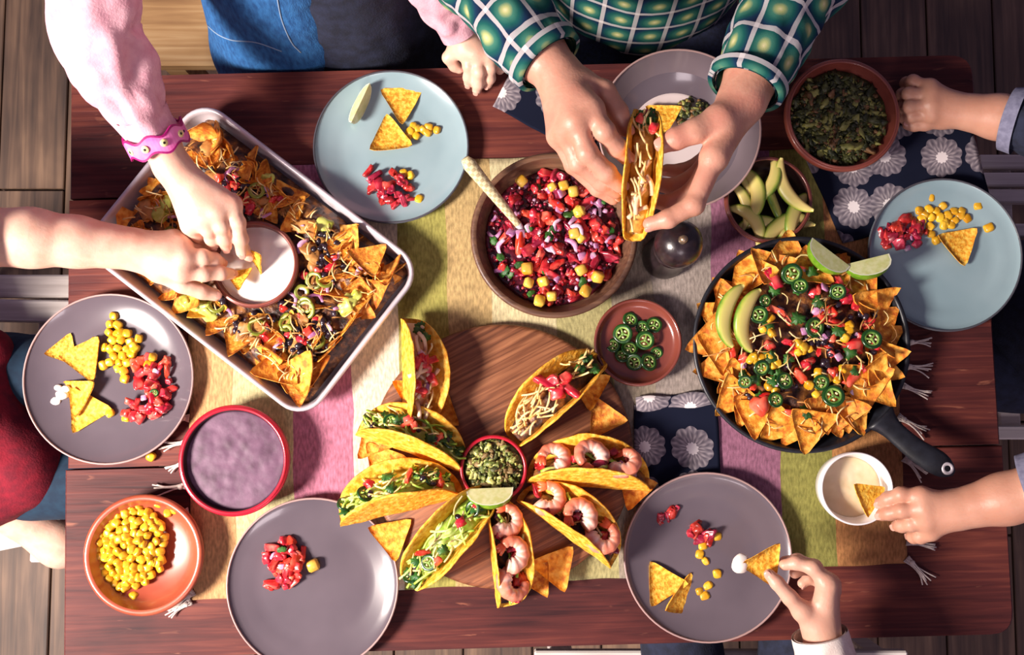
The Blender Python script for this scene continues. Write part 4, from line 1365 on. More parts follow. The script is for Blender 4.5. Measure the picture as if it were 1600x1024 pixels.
corn_at([(1092, 841), (1098, 853), (1093, 866), (1102, 877), (1120, 897), (1106, 915), (1093, 924), (1101, 931), (1121, 839)], .008, 'yellow corn kernel scattered on the near grey plate', 'corn on the near grey plate')
single(CORN, 'corn_kernel', rnd_rot(P(236, 714, .006), .2, 1.1), 'corn kernel dropped on the table by the purple dip', 'corn kernel')
rb_ = random.Random(12)
pts = []
tries = 0
while len(pts) < 95 and tries < 6000:
    tries += 1
    a, q = rb_.uniform(0, 6.3), math.sqrt(rb_.random())
    x, y = 203 + 52 * q * cos(a) + rb_.uniform(-4, 4), 853 + 66 * q * sin(a)
    if (x - 223) ** 2 + (y - 866) ** 2 > 76 ** 2: continue
    if sum((x - u) ** 2 + (y - v_) ** 2 < 9.5 ** 2 for u, v_ in pts) > 0: continue
    pts.append((x, y))
for k, (x, y) in enumerate(pts + [(272, 797), (262, 802), (250, 820), (246, 880), (236, 878), (206, 905), (195, 918), (209, 931), (250, 862), (248, 788)]):
    d = math.hypot(x - 203, y - 853)
    single(CORN, 'corn_kernel', rnd_rot(P(x, y, .017 + max(0, .016 * (1 - (d / 60) ** 2)) + rb_.uniform(0, .003)), .8, rb_.uniform(.9, 1.1)), 'yellow corn kernel in the small terracotta bowl', 'corn kernel', 'corn in the terracotta bowl')

def salsa(cx, cy, rx, ry, n, h, dome, where, grp, pool, seed, extra=True, rot=0):
    r = random.Random(seed)
    for k in range(n):
        a, q = r.uniform(0, 6.3), math.sqrt(r.random())
        u, v_ = rx * q * cos(a), ry * q * sin(a)
        x, y = cx + u * cos(rot) - v_ * sin(rot), cy + u * sin(rot) + v_ * cos(rot)
        M = rnd_rot(P(x, y, h + dome * (1 - q * q) + r.uniform(0, .002)), .7, r.uniform(.7, 1.35))
        single(pool, 'tomato_chunk', M, 'red tomato chunk in the salsa on ' + where, 'tomato', 'tomato ' + grp)
    if extra:
        for k in range(max(2, n // 7)):
            a, q = r.uniform(0, 6.3), math.sqrt(r.random())
            single(ONION + ONIONC, 'onion_piece', rnd_rot(P(cx + rx * .8 * q * cos(a), cy + ry * .8 * q * sin(a), h + dome * (1 - q * q) + .003), .5, .9), 'pink onion piece in the salsa on ' + where, 'onion', 'onion ' + grp)
salsa(607, 291, 40, 26, 26, .009, .008, 'the blue plate near the girl', 'on the girl\'s plate', TOMD, 1, True, .6)
salsa(1411, 368, 38, 27, 24, .012, .008, 'the right pale blue plate', 'on the right blue plate', TOMD, 2)
salsa(240, 584, 32, 26, 18, .010, .008, 'the half covered grey plate\'s upper heap', 'upper heap', TOM, 3)
salsa(230, 630, 38, 30, 26, .010, .010, 'the half covered grey plate\'s lower heap', 'lower heap', TOM, 4)
salsa(445, 876, 32, 32, 22, .012, .014, 'the grey salsa plate', 'on the salsa plate', TOM, 5)
salsa(440, 900, 25, 22, 12, .012, .010, 'the near side of the grey salsa plate', 'near side', TOM, 6, False)
salsa(1044, 802, 22, 12, 7, .008, .003, 'the near grey plate, left smear', 'left smear', TOMD, 7, False, -.6)
salsa(1095, 830, 26, 12, 9, .008, .004, 'the near grey plate, right smear', 'right smear', TOMD, 8, False, .5)
place(JAL, XF(P(241, 614, .024), 0, .3, .2, .55), 'tiny jalapeno slice on the salsa of the half covered plate', 'jalapeno')
single(MANGO, 'mango_cube', XF(P(489, 884, .016), .4, .3, 0, 1.2), 'yellow cube at the right of the salsa plate\'s heap', 'fruit cube')
single(GREEN, 'coriander_leaf', XF(P(440, 860, .03), .4, .3, 0, .8), 'green herb scrap on top of the salsa plate\'s heap', 'herb')
mb = MB()
for x, y, s_, z in ((87, 627, .008, .006), (97, 617, .010, .009), (103, 608, .007, .010), (91, 606, .006, .008)):
    p = P(x, y, z); mb.add(blob(s_, s_ * .8, s_ * .6, 2, .2, 1.5, int(x)), Matrix.Translation(p - P(95, 617, 0) ))
p = P(95, 617, 0)
tag(mb.build('cream_dab', M_cream, None, True, p), 'dab of white cream beneath a chip on the grey plate', 'cream')

# ---------------------------------------------------------------- jalapenos and avocado in their bowls
JB = ((973, 522, .026, 1.25), (985, 500, .022, 1.0), (1022, 508, .022, 1.05), (1008, 532, .030, 1.2), (984, 545, .020, 1.1), (958, 540, .018, .9), (972, 556, .020, .95), (991, 566, .024, 1.1), (1014, 566, .026, 1.15), (1004, 512, .018, .9), (1026, 552, .018, .8))
for (x, y, h, s_), lb in zip(JB, toward([c[:2] for c in JB], 992, 535, {'salt mill': (1040, 400), 'skillet': (1200, 535), 'flowered napkin': (1060, 690), 'round board': (800, 650), 'salsa bowl': (880, 380)}, 'jalapeno slice in the little brown bowl')):
    place(JAL, rnd_rot(P(x, y, h), .5, s_), lb, 'jalapeno')
AB = ((1187, 300, 262, .042, .5, 0, 1.05), (1212, 285, 290, .044, .7, .1, 1.0), (1226, 300, 60, .040, -.4, 0, 1.05), (1238, 330, 118, .038, .3, 0, 1.05), (1215, 350, 140, .036, .3, .1, 1.1), (1180, 340, 232, .036, .4, 0, 1.0), (1168, 318, 255, .030, .2, 0, .85), (1205, 312, 80, .038, .9, 0, 1.0), (1195, 345, 190, .032, .3, 0, .95), (1170, 290, 250, .028, .2, 0, .7), (1235, 355, 150, .028, .2, 0, .8))
ABL = toward([c[:2] for c in AB], 1202, 316, {'guacamole bowl': (1316, 179), 'flowered napkin': (1330, 320), 'skillet': (1240, 480), 'salt mill': (1050, 395), 'wide grey bowl': (1063, 200)}, 'avocado slice in the brown bowl')
for k, (x, y, deg, h, tx, ty, s_) in enumerate(AB):
    single(AVO[k % 4], 'avocado_slice', XF(P(x, y, h), rad(-deg + 180), tx, ty, s_ * 1.08), ABL[k], 'avocado')

# ---------------------------------------------------------------- chunky salsa in the wooden bowl
r = random.Random(21)
RB = salsa_bowl['R'] * .80
cB = salsa_bowl.location
def bowl_pt(q, a, dz=0):
    return Vector((cB.x + RB * q * cos(a), cB.y + RB * q * sin(a), T + .050 + .011 * (1 - q * q) + dz))
for k in range(118):
    a, q = r.uniform(0, 6.3), math.sqrt(r.random())
    x = q * cos(a)
    if x < -.35 and r.random() < .5: continue
    pool, nm, lb, ct, gp = TOMD, 'tomato_chunk', 'red tomato chunk in the large wooden salsa bowl', 'tomato', 'tomato in the wooden bowl'
    if r.random() < .35: pool = TOM
    single(pool, nm, rnd_rot(bowl_pt(q, a, r.uniform(-.003, .004)), .8, r.uniform(.75, 1.5)), lb, ct, gp)
mb = MB()
for k in range(420):
    a, q = r.uniform(0, 6.3), math.sqrt(r.random())
    s_ = r.uniform(.0022, .0052)
    mb.add(blob(s_, s_ * .7, s_ * .5, 1, .6, 1.4, k, .8), rnd_rot(bowl_pt(q, a, r.uniform(-.004, .004)) - cB, .8), r.choice((0, 0, 1, 2, 3, 3)))
tag(mb.build('salsa_bits', [M_tom_d, M_tom, M_onion, M_sauce], None, True, cB), 'fine wet salsa bits between the chunks in the wooden bowl', 'salsa', None, 'stuff')
for k in range(30):
    a, q = r.uniform(0, 6.3), math.sqrt(r.random())
    single(ONION + ONIONC, 'onion_piece', rnd_rot(bowl_pt(q, a, r.uniform(.002, .007)), .6, r.uniform(.8, 1.4)), 'purple onion piece in the large wooden salsa bowl', 'onion', 'onion in the wooden bowl')
for k in range(16):
    a, q = r.uniform(0, 6.3), math.sqrt(r.random())
    single(GREEN, 'coriander_leaf', rnd_rot(bowl_pt(q, a, .006), .5, r.uniform(.7, 1.1)), 'green herb scrap in the large wooden salsa bowl', 'herb', 'herbs in the wooden bowl')
for x, y in ((815, 283), (863, 292), (896, 299), (905, 331), (907, 372), (908, 422), (862, 463), (849, 440), (915, 455), (826, 442), (934, 433), (898, 365), (824, 420), (881, 290), (843, 470), (905, 330)):
    single(MANGO, 'mango_cube', rnd_rot(P(x, y, .066), .6, r.uniform(.85, 1.2)), 'yellow fruit cube in the large wooden salsa bowl', 'fruit cube', 'fruit cubes in the wooden bowl')

# ---------------------------------------------------------------- baked nachos in the tray
r = random.Random(33)
hw, hh = TWd / 2 - .016, THt / 2 - .016
def tray_h(x, y):
    return .020 + .010 * nz((x, y, 0), 16, 2) + .006 * nz((x, y, 2), 40, 2)
dcx, dcy = (MTi @ dip_bowl.location).xy
v, f = [], []
nx, ny = 80, 56
for j in range(ny + 1):
    for i in range(nx + 1):
        x, y = hw * (2 * i / nx - 1) * .985, hh * (2 * j / ny - 1) * .985
        d = math.hypot(x - dcx, y - dcy)
        z = tray_h(x, y) + .010
        e_ = min(hw - abs(x), hh - abs(y))
        z *= min(1, .35 + e_ / .03)
        if d < .055: z = min(z, .002)
        v.append((x, y, z))
for j in range(ny):
    for i in range(nx):
        a = j * (nx + 1) + i; f.append((a, a + 1, a + nx + 2, a + nx + 1))
o = MB().add((v, f)).build('baked_filling', M_mix, None, True)
o.matrix_basis = Matrix.Translation((0, 0, T + .0085)) @ MT
tag(o, 'browned cheesy bean filling spread in the metal tray', 'filling', None, 'stuff')
def TP(x, y, h): return MT @ Vector((x, y, T + h))
def in_bowl(x, y, m=.070): return math.hypot(x - dcx, y - dcy) < m
tl = 'orange baked chip among the nachos in the metal tray'
tg = 'chips in the metal tray'
for x, y, deg, h, tx, ty, s_ in ((326, 192, 20, .046, 1.0, .2, 1.0), (352, 196, 110, .048, .9, .1, 1.0), (366, 222, 70, .046, 1.1, .2, 1.0), (398, 238, 150, .046, .6, .3, 1.0), (388, 268, 60, .044, .9, 0, .9), (424, 250, 130, .046, .5, -.2, .9), (452, 305, 200, .044, .5, .2, .9), (545, 348, 190, .048, .4, .3, 1.0), (564, 350, 30, .054, .3, .2, .85), (590, 388, 165, .056, .25, -.1, .95), (622, 420, 150, .05, .9, .3, 1.0), (634, 445, 170, .048, 1.1, .2, 1.0), (603, 468, 60, .046, .7, .2, .9), (575, 530, 140, .046, 1.1, .5, 1.0), (556, 548, 150, .046, 1.2, .5, 1.0), (540, 572, 150, .046, 1.1, .5, .9), (516, 596, 175, .050, .4, .3, .9), (468, 582, 40, .058, .35, -.3, 1.15), (452, 630, 170, .052, .3, .1, 1.05), (420, 592, 250, .052, .3, .3, 1.15), (395, 586, 80, .048, .5, .4, 1.0), (348, 560, 190, .05, .5, .2, 1.05), (328, 520, 200, .046, .6, .3, .9), (300, 505, 220, .044, .8, .2, .9), (283, 472, 110, .05, .5, .2, 1.1), (262, 462, 120, .046, .9, .2, 1.0), (235, 430, 160, .044, .5, .2, .9), (158, 420, 100, .04, .7, .2, .8), (192, 345, 200, .042, .3, .2, 1.15), (208, 290, 120, .044, .4, .1, 1.0), (228, 282, 30, .042, .3, .2, .9), (262, 350, 90, .044, .2, .1, .9), (248, 300, 200, .04, .4, 0, .9)):
    q = MTi @ P(x, y, h)
    q.x = max(-hw + .026, min(hw - .026, q.x)); q.y = max(-hh + .026, min(hh - .026, q.y))
    if in_bowl(q.x, q.y, .088): continue
    single(CHIPO, 'tortilla_chip', XF(TP(q.x, q.y, h - .004), rad(-deg), tx, ty, s_ * .95), tl, 'tortilla chip', tg)
for k in range(34):
    x, y = r.uniform(-hw + .03, hw - .03), r.uniform(-hh + .03, hh - .03)
    if in_bowl(x, y, .085): continue
    single(CHIPO, 'tortilla_chip', XF(TP(x, y, .0085 + tray_h(x, y) + .012), r.uniform(0, 6.3), r.uniform(-.35, .35), r.uniform(-.35, .35), r.uniform(.6, .9)), tl, 'tortilla chip', tg)
for k in range(64):
    side = r.random()
    if k < 46:
        if r.random() < .58: x, y = r.uniform(-hw + .02, hw - .02), r.choice((-1, 1)) * (hh - r.uniform(.026, .06))
        else: x, y = r.choice((-1, 1)) * (hw - r.uniform(.026, .06)), r.uniform(-hh + .02, hh - .02)
    else: x, y = r.uniform(-hw + .05, hw - .05), r.uniform(-hh + .05, hh - .05)
    if in_bowl(x, y, .085): continue
    M = XF(TP(x, y, .030 + r.uniform(0, .010)), r.uniform(0, 6.3), r.uniform(.3, 1.25) * r.choice((-1, 1)), r.uniform(-.4, .4), r.uniform(.65, .92))
    single(CHIPO, 'tortilla_chip', M, tl, 'tortilla chip', tg)
def tray_scatter(n, pool, nm, lb, ct, gp, h0, s0, s1, tilt=.6, m=.03, clump=None):
    k = 0
    c_ = [(r.uniform(-hw + m, hw - m), r.uniform(-hh + m, hh - m)) for _ in range(clump)] if clump else None
    while k < n:
        if c_:
            u = r.choice(c_); x, y = u[0] + r.gauss(0, .014), u[1] + r.gauss(0, .014)
        else: x, y = r.uniform(-hw + m, hw - m), r.uniform(-hh + m, hh - m)
        if abs(x) > hw - m * .7 or abs(y) > hh - m * .7 : continue
        if in_bowl(x, y): k += 1 if r.random() < .1 else 0; continue
        k += 1
        M = rnd_rot(TP(x, y, .0085 + tray_h(x, y) + .010 + h0 + r.uniform(0, .004)), tilt, r.uniform(s0, s1))
        if isinstance(pool, list): single(pool, nm, M, lb, ct, gp)
        else: place(pool, M, lb, ct, gp)
tray_scatter(190, BEAN, 'black_bean', 'black bean among the nachos in the metal tray', 'bean', 'beans in the metal tray', .004, .9, 1.25, .8, .035, 16)
tray_scatter(44, TOM, 'tomato_chunk', 'red tomato chunk among the nachos in the metal tray', 'tomato', 'tomato in the metal tray', .005, .7, 1.15, .7, .035, 14)
tray_scatter(20, PICK, 'pickled_pepper_ring', 'olive green pepper ring among the nachos in the metal tray', 'pepper ring', 'pepper rings in the metal tray', .008, .85, 1.25, .5, .04)
tray_scatter(26, ONION, 'onion_strip', 'pale onion strip among the nachos in the metal tray', 'onion', 'onion in the metal tray', .007, .8, 1.3, .5, .035)
M_avc = mat('avocado_chunk', 'a8b040', 'ccd070', scale=70, rough=.4, sss=.1, vary=.1)
AVC = [proto('avocado_chunk', MB().add(blob(.013, .010, .007, 2, .5, 1.4, s, .75)), M_avc) for s in range(3)]
for x, y in ((315, 480), (302, 474), (325, 488), (548, 470), (540, 482), (556, 462), (290, 470), (262, 318), (250, 335), (418, 280), (505, 350)):
    single(AVC, 'avocado_chunk', rnd_rot(P(x, y, .048), .5, r.uniform(.8, 1.15)), 'soft green avocado chunk among the nachos in the tray', 'avocado', 'avocado in the metal tray')
mb = MB()
for k in range(70):
    x, y = r.uniform(-hw + .03, hw - .03), r.uniform(-hh + .03, hh - .03)
    if in_bowl(x, y, .085): continue
    z = r.uniform(.009, .02)
    mb.add(blob(z, z * r.uniform(.5, .9), .0028, 2, .55, 2.4, k), XF((x, y, tray_h(x, y) + .0165), r.uniform(0, 6.3), r.uniform(-.3, .3), r.uniform(-.3, .3)), 1)
for k in range(300):
    x, y = r.uniform(-hw + .02, hw - .02), r.uniform(-hh + .02, hh - .02)
    if in_bowl(x, y): continue
    l = r.uniform(.010, .028); b_ = r.uniform(-.4, .4)
    pts_ = [(l * (t - .5), b_ * l * .5 * sin(pi * t), .004 * sin(pi * t) - .001) for t in (0, .25, .5, .75, 1)]
    mb.add(sweep(pts_, [.0010 * r.uniform(.7, 1.3)] * 5, 5), XF((x, y, tray_h(x, y) + .020 + r.uniform(0, .008)), r.uniform(0, 6.3), 0, r.uniform(-.3, .3)), 0 if r.random() < .6 else 1)
o = mb.build('melted_cheese', [M_cheese, M_cheese_m], None, True)
o.matrix_basis = Matrix.Translation((0, 0, T + .0085)) @ MT
tag(o, 'strings of melted grated cheese over the nachos in the tray', 'cheese', None, 'stuff')

# ---------------------------------------------------------------- loaded nachos in the skillet
r = random.Random(44)
def sk_h(q): return .040 + .020 * max(0, 1 - q * q)
v, f = [(0, 0, sk_h(0))], []
nr, sg = 16, 60
for i in range(1, nr + 1):
    for j in range(sg):
        a = 2 * pi * j / sg; q = i / nr; x, y = SR * .84 * q * cos(a), SR * .84 * q * sin(a)
        z = (sk_h(q) - .006 + .007 * nz((x, y, 0), 45, 3)) * (1 if q < .75 else 1 - (q - .75) * 3)
        v.append((x, y, z))
for j in range(sg): f.append((0, 1 + j, 1 + (j + 1) % sg))
for i in range(nr - 1):
    for j in range(sg):
        k = (j + 1) % sg; a = 1 + i * sg; f.append((a + j, a + sg + j, a + sg + k, a + k))
tag(MB().add((v, f)).build('nacho_filling', M_mix, None, True, sk.location), 'cheesy bean filling under the toppings in the black skillet', 'filling', None, 'stuff')
sl, sg_ = 'golden chip around the loaded nachos in the black skillet', 'chips in the black skillet'
SKC = ((1232, 392, 5, .052, -.35, 1.05), (1170, 420, -30, .05, -.3, .95), (1125, 450, -60, .046, -.3, .95), (1108, 490, -80, .046, -.25, .95), (1102, 530, -95, .048, -.2, 1.05), (1118, 575, -110, .048, -.3, .9), (1150, 620, 215, .048, -.5, .9), (1165, 640, 200, .046, -.5, .9), (1218, 672, 195, .047, -.35, .95), (1270, 670, 183, .058, -.25, 1.1), (1245, 665, 200, .05, -.4, 1.0), (1310, 665, 165, .046, -.5, .9), (1338, 668, 150, .045, -.3, .85), (1340, 640, 140, .054, -.4, 1.0), (1370, 600, 118, .058, -.3, 1.15), (1352, 600, 175, .064, -.25, 1.1), (1388, 560, 95, .05, -.3, 1.0), (1390, 530, 75, .052, -.3, 1.0), (1368, 480, 55, .055, -.25, 1.15), (1382, 500, 70, .05, -.3, 1.0), (1345, 450, 40, .056, -.2, 1.0), (1318, 396, 30, .048, -.3, .8), (1305, 430, 15, .055, -.2, .9), (1265, 420, 0, .056, -.3, .95), (1205, 415, -15, .054, -.3, .9), (1140, 470, -40, .056, -.2, .9), (1130, 545, -85, .056, -.2, .95), (1180, 650, 190, .054, -.3, .9), (1375, 575, 110, .054, -.3, .95), (1322, 640, 185, .06, -.3, .9), (1290, 640, 178, .058, -.3, .9), (1150, 590, -120, .056, -.3, .9))
SKL = toward([(c[0], c[1]) for c in SKC], 1250, 535, {'avocado bowl': (1201, 312), 'lime wedges': (1330, 408), 'right blue plate': (1477, 420), 'runner fringe': (1430, 580), 'skillet handle': (1440, 705), 'white cup': (1320, 760), 'near grey plate': (1150, 760), 'flowered napkin': (1060, 680), 'jalapeno bowl': (997, 535), 'salt mill': (1050, 395)}, 'skillet chip', 118)
for (x, y, deg, h, tx, s_), sl in zip(SKC, SKL):
    dx, dy = x - 1250, y - 535
    q = min(1, 132 / math.hypot(dx, dy))
    chip_at(1250 + dx * q - 2, 535 + dy * q, h + R_.uniform(-.004, .006), deg + R_.uniform(-28, 28), sl, None, tx + R_.uniform(-.2, .2), R_.uniform(-.4, .4), s_ * R_.uniform(.95, 1.25), CHIPO)
def sk_pt(q, a, dz): return Vector((sk.location.x + SR * q * cos(a), sk.location.y + SR * q * sin(a), T + .006 + sk_h(q / .84) + dz))
def sk_scatter(n, pool, nm, lb, ct, gp, dz, s0, s1, qm=.66, tilt=.6, clump=None):
    c_ = [(r.uniform(0, 6.3), qm * math.sqrt(r.random())) for _ in range(clump)] if clump else None
    for k in range(n):
        if c_:
            a, q = r.choice(c_); x, y = q * cos(a) + r.gauss(0, .05), q * sin(a) + r.gauss(0, .05)
            q, a = min(math.hypot(x, y), qm), math.atan2(y, x)
        else: a, q = r.uniform(0, 6.3), qm * math.sqrt(r.random())
        if pi * .72 < a % (2 * pi) < pi * 1.05 and q > .42 : continue
        single(pool, nm, rnd_rot(sk_pt(q, a, dz + r.uniform(0, .005)), tilt, r.uniform(s0, s1)), lb, ct, gp)
sk_scatter(75, BEAN, 'black_bean', 'black bean on the loaded nachos in the skillet', 'bean', 'beans in the skillet', .004, .9, 1.25, .7, .8, 14)
sk_scatter(46, TOM, 'tomato_chunk', 'red tomato chunk on the loaded nachos in the skillet', 'tomato', 'tomato in the skillet', .005, .8, 1.3, .68)
sk_scatter(52, CORN, 'corn_kernel', 'yellow corn kernel on the loaded nachos in the skillet', 'corn kernel', 'corn in the skillet', .009, .85, 1.1, .6, .8, 10)
sk_scatter(18, ONIONC, 'onion_piece', 'pale onion piece on the loaded nachos in the skillet', 'onion', 'onion in the skillet', .009, .8, 1.2, .65)
sk_scatter(26, LEAF, 'coriander_leaf', 'green coriander leaf on the loaded nachos in the skillet', 'herb', 'coriander in the skillet', .011, .9, 1.35, .68, .4)
for x, y, s_, yw, lb in ((1188, 634, 2.2, .9, 'biggest tomato wedge, at the near side of the skillet'), (1332, 541, 1.9, 0, 'tomato wedge beside the rightmost jalapeno in the skillet'), (1330, 590, 1.6, .8, 'tomato wedge above the largest jalapeno in the skillet'), (1208, 436, 1.8, 2, 'tomato wedge at the far side of the skillet')):
    single(TOM, 'tomato_wedge', XF(P(x, y, .066), yw, .3, .2, s_), lb, 'tomato')
for x, y, s_, lb in ((1237, 428, 1.3, 'big jalapeno slice nearest the far rim of the skillet'), (1186, 492, 1.1, 'jalapeno slice next to the inner avocado slice'), (1273, 512, 1.25, 'jalapeno slice right in the middle of the skillet'), (1309, 456, 1.0, 'jalapeno slice below the lime wedges in the skillet'), (1362, 530, 1.25, 'rightmost jalapeno slice in the skillet, by a tomato wedge'), (1226, 595, 1.05, 'jalapeno slice above the biggest tomato wedge'), (1302, 619, 1.35, 'largest jalapeno slice, low at the right of the skillet'), (1164, 597, .85, 'small jalapeno slice low at the left of the skillet'), (1196, 470, .8, 'smallest jalapeno slice, above the one by the avocado'), (1250, 447, 1.0, 'jalapeno slice lying just beneath the far big one'), (1190, 575, 1.0, 'jalapeno slice below the tips of the avocado slices'), (1212, 625, .95, 'jalapeno slice touching the biggest tomato wedge'), (1283, 598, 1.0, 'jalapeno slice left of the largest one in the skillet')):
    place(JAL, rnd_rot(P(x, y, .078), .3, s_), lb, 'jalapeno')
for k, (x, y, deg, s_) in enumerate(((1129, 490, 278, 1.22), (1157, 498, 276, 1.22))):
    single(AVO[0], 'avocado_slice', XF(P(x, y, .080), rad(-deg), .35, 0, s_), ('outer', 'inner')[k] + ' of two long avocado slices lying on the skillet nachos', 'avocado')
mb = MB()
for k in range(150):
    a, q = r.uniform(0, 6.3), .85 * math.sqrt(r.random())
    l = r.uniform(.014, .036); b_ = r.uniform(-.6, .6)
    pts_ = [(l * (t - .5), b_ * l * .5 * sin(pi * t), .004 * sin(pi * t) - .001) for t in (0, .25, .5, .75, 1)]
    p = sk_pt(q, a, .007 + r.uniform(0, .008)) - sk.location
    mb.add(sweep(pts_, [.0010 * r.uniform(.7, 1.3)] * 5, 5), XF(p, r.uniform(0, 6.3), 0, r.uniform(-.3, .3)), 0 if r.random() < .7 else 1)
tag(mb.build('grated_cheese', [M_cheese, M_cheese_m], None, True, sk.location), 'strings of grated cheese over the nachos in the skillet', 'cheese', None, 'stuff')

# chips held in hands
chip_at(400, 405, .064, 60, 'chip dipped into sour cream by the hand with the pink bracelet', None, 1.1, .2, .75, None, 1)
chip_at(374, 434, .062, 170, 'chip dipped into sour cream by the bare arm from the left', None, .5, .1, .65, None, 2)
chip_at(1357, 776, .062, -55, 'chip dipped into the white cup by a small hand', None, .2, .2, .85, None, 0)
hc_ = chip_at(1194, 882, .122, -84, 'chip with a cream covered tip held over the near grey plate', None, .2, -.3, 1.02, None, 4)
MB().add(blob(.0150, .0125, .008, 2, .15, 1.4, 3)).build('cream_tip', M_cream, hc_, True, hc_.matrix_basis.inverted() @ P(1157, 881, .124))
# ---------------------------------------------------------------- people
def skin_chain(pts):
    """pixel chain (px, py, h, radius in mm) to world"""
    return [(P(a, b, c), d / 1000) for a, b, c, d in pts]

def person(label, skin, arms, coarse, vox=.0024):
    """one body mesh: arms with hands, and the trunk that the clothes cover"""
    e = empty('person', (0, 0, 0), label, 'person')
    mb = MB()
    nails = []
    for A in arms:
        arm = skin_chain(A['arm'])
        fing = [skin_chain(c) for c in A['fingers']]
        th = skin_chain(A['thumb'])
        allp = [np.array(p) for ch in [arm, th] + fing for p, _ in ch]
        fl = Field(np.min(allp, 0) - .05, np.max(allp, 0) + .05, vox)
        for (a, ra), (b, rb) in zip(arm, arm[1:]): fl.capsule(fl.F, a, b, ra, rb, .012)
        wr, rw = arm[-1]
        pr = A.get('palm', 1.0)
        for c in fing:
            m, rm = c[0]
            fl.capsule(fl.F, wr, m, rw * .62, rm * 1.16 * pr, .014)
        for c1, c2 in zip(fing, fing[1:]): fl.capsule(fl.F, c1[0][0], c2[0][0], c1[0][1] * 1.05, c2[0][1] * 1.05, .008)
        fl.capsule(fl.F, wr, th[0][0], rw * .6, th[0][1] * 1.15, .014)
        FF = np.full(fl.n, 10.0)
        for c in fing:
            G = np.full(fl.n, 10.0)
            for (a, ra), (b, rb) in zip(c, c[1:]): fl.capsule(G, a, b, ra, rb, .003)
            for p, rp in c[1:3]: fl.capsule(G, p, p + Vector((.0005, 0, 0)), rp * 1.05, rp * 1.05, .004)
            FF = smin(FF, G, .0012)
        G = np.full(fl.n, 10.0)
        for (a, ra), (b, rb) in zip(th, th[1:]): fl.capsule(G, a, b, ra, rb, .004)
        FF = smin(FF, G, .0012)
        fl.F = smin(fl.F, FF, A.get('web', .006))
        mb.add(fl.surface())
        for c in fing + [th]:
            if not A.get('nails', True): break
            (a, ra), (b, rb) = c[-2], c[-1]
            d = (b - a).normalized()
            up = Vector(A.get('dorsal', (0, 0, 1)))
            if c is th and 'thumb_dorsal' in A: up = Vector(A['thumb_dorsal'])
            n = (up - d * up.dot(d))
            if n.length < .25: continue
            n.normalize(); s_ = d.cross(n)
            M = Matrix((( d.x, s_.x, n.x, 0), (d.y, s_.y, n.y, 0), (d.z, s_.z, n.z, 0), (0, 0, 0, 1)))
            nails.append(Matrix.Translation(b + d * rb * .25 + n * rb * .80) @ M @ Matrix.Diagonal((rb * .66, rb * .58, rb * .17, 1)))
    if coarse: mb.add(blend(coarse, .009, .04))
    mb.build('body', skin, e)
    for M in nails:
        o = obj('nail', NAIL, e); o.matrix_basis = M
    return e
NAIL = proto('nail', MB().add(blob(1, 1, 1, 2, 0, 1, 0, .8)), M_nail)

def sleeve(e, name, m, pts, seed, wr=.006, n=44, seg=40, cuff=None, cuff_m=None, flat=1.0, ring=22):
    """cloth tube along (px, py, h, r mm) with folds; open at the end, with an inner wall"""
    A = catmull([(*P(a, b, c), d / 1000) for a, b, c, d in pts], n)
    def fn(u, a, L):
        x = (cos(a) * 1.6, sin(a) * 1.6, L * ring)
        return wr * (mnoise.noise(Vector((x[0] + seed, x[1], x[2]))) + .5 * mnoise.noise(Vector((x[0] * 2 + seed, x[1] * 2, x[2] * 1.9)))) * min(1, 3 * (1 - u) + .25)
    mb = MB()
    path = [tuple(p[:3]) for p in A]; rr = [p[3] for p in A]
    mb.add(sweep(path, rr, seg, False, flat, fn=fn))
    # inner wall near the opening
    k = 10
    pi_, ri = path[-k:], [x - .003 for x in rr[-k:]]
    g = sweep(pi_, ri, seg, False, flat)
    mb.add((g[0], [q[::-1] for q in g[1]], g[2]))
    o = mb.build(name, m, e)
    if cuff:
        L = 0; i = n - 1
        while i > 1 and L < cuff: L += (Vector(path[i]) - Vector(path[i - 1])).length; i -= 1
        d = (Vector(path[-1]) - Vector(path[-2])).normalized()
        pp = path[i:] + [tuple(Vector(path[-1]) + d * .001)]
        MB().add(sweep(pp, [x + .0035 + wr * .5 for x in rr[i:]] + [rr[-1] + .001], seg, False, flat)).build('cuff', cuff_m or m, o)
    return o

def garment(e, name, m, caps, vox=.008, k=.04, wrinkle=.004, fr=14, seed=0):
    A = np.array([list(c[0]) for c in caps] + [list(c[1]) for c in caps])
    r = max(max(c[2], c[3]) for c in caps)
    fl = Field(A.min(0) - r - .02, A.max(0) + r + .02, vox)
    for a, b, ra, rb in caps: fl.capsule(fl.F, a, b, ra, rb, k)
    V, Q = fl.surface()
    out, uv = [], []
    for p in V:
        w_ = wrinkle * (nz(p, fr, seed) + .5 * nz(p, fr * 2.3, seed))
        out.append((p[0], p[1] + w_, p[2] + w_ * .7)); uv.append((p[0], p[2] * .8 + p[1] * .6))
    return MB().add((out, Q, uv)).build(name, m, e)
Vt = lambda x, y, h: Vector((x, y, T + h))

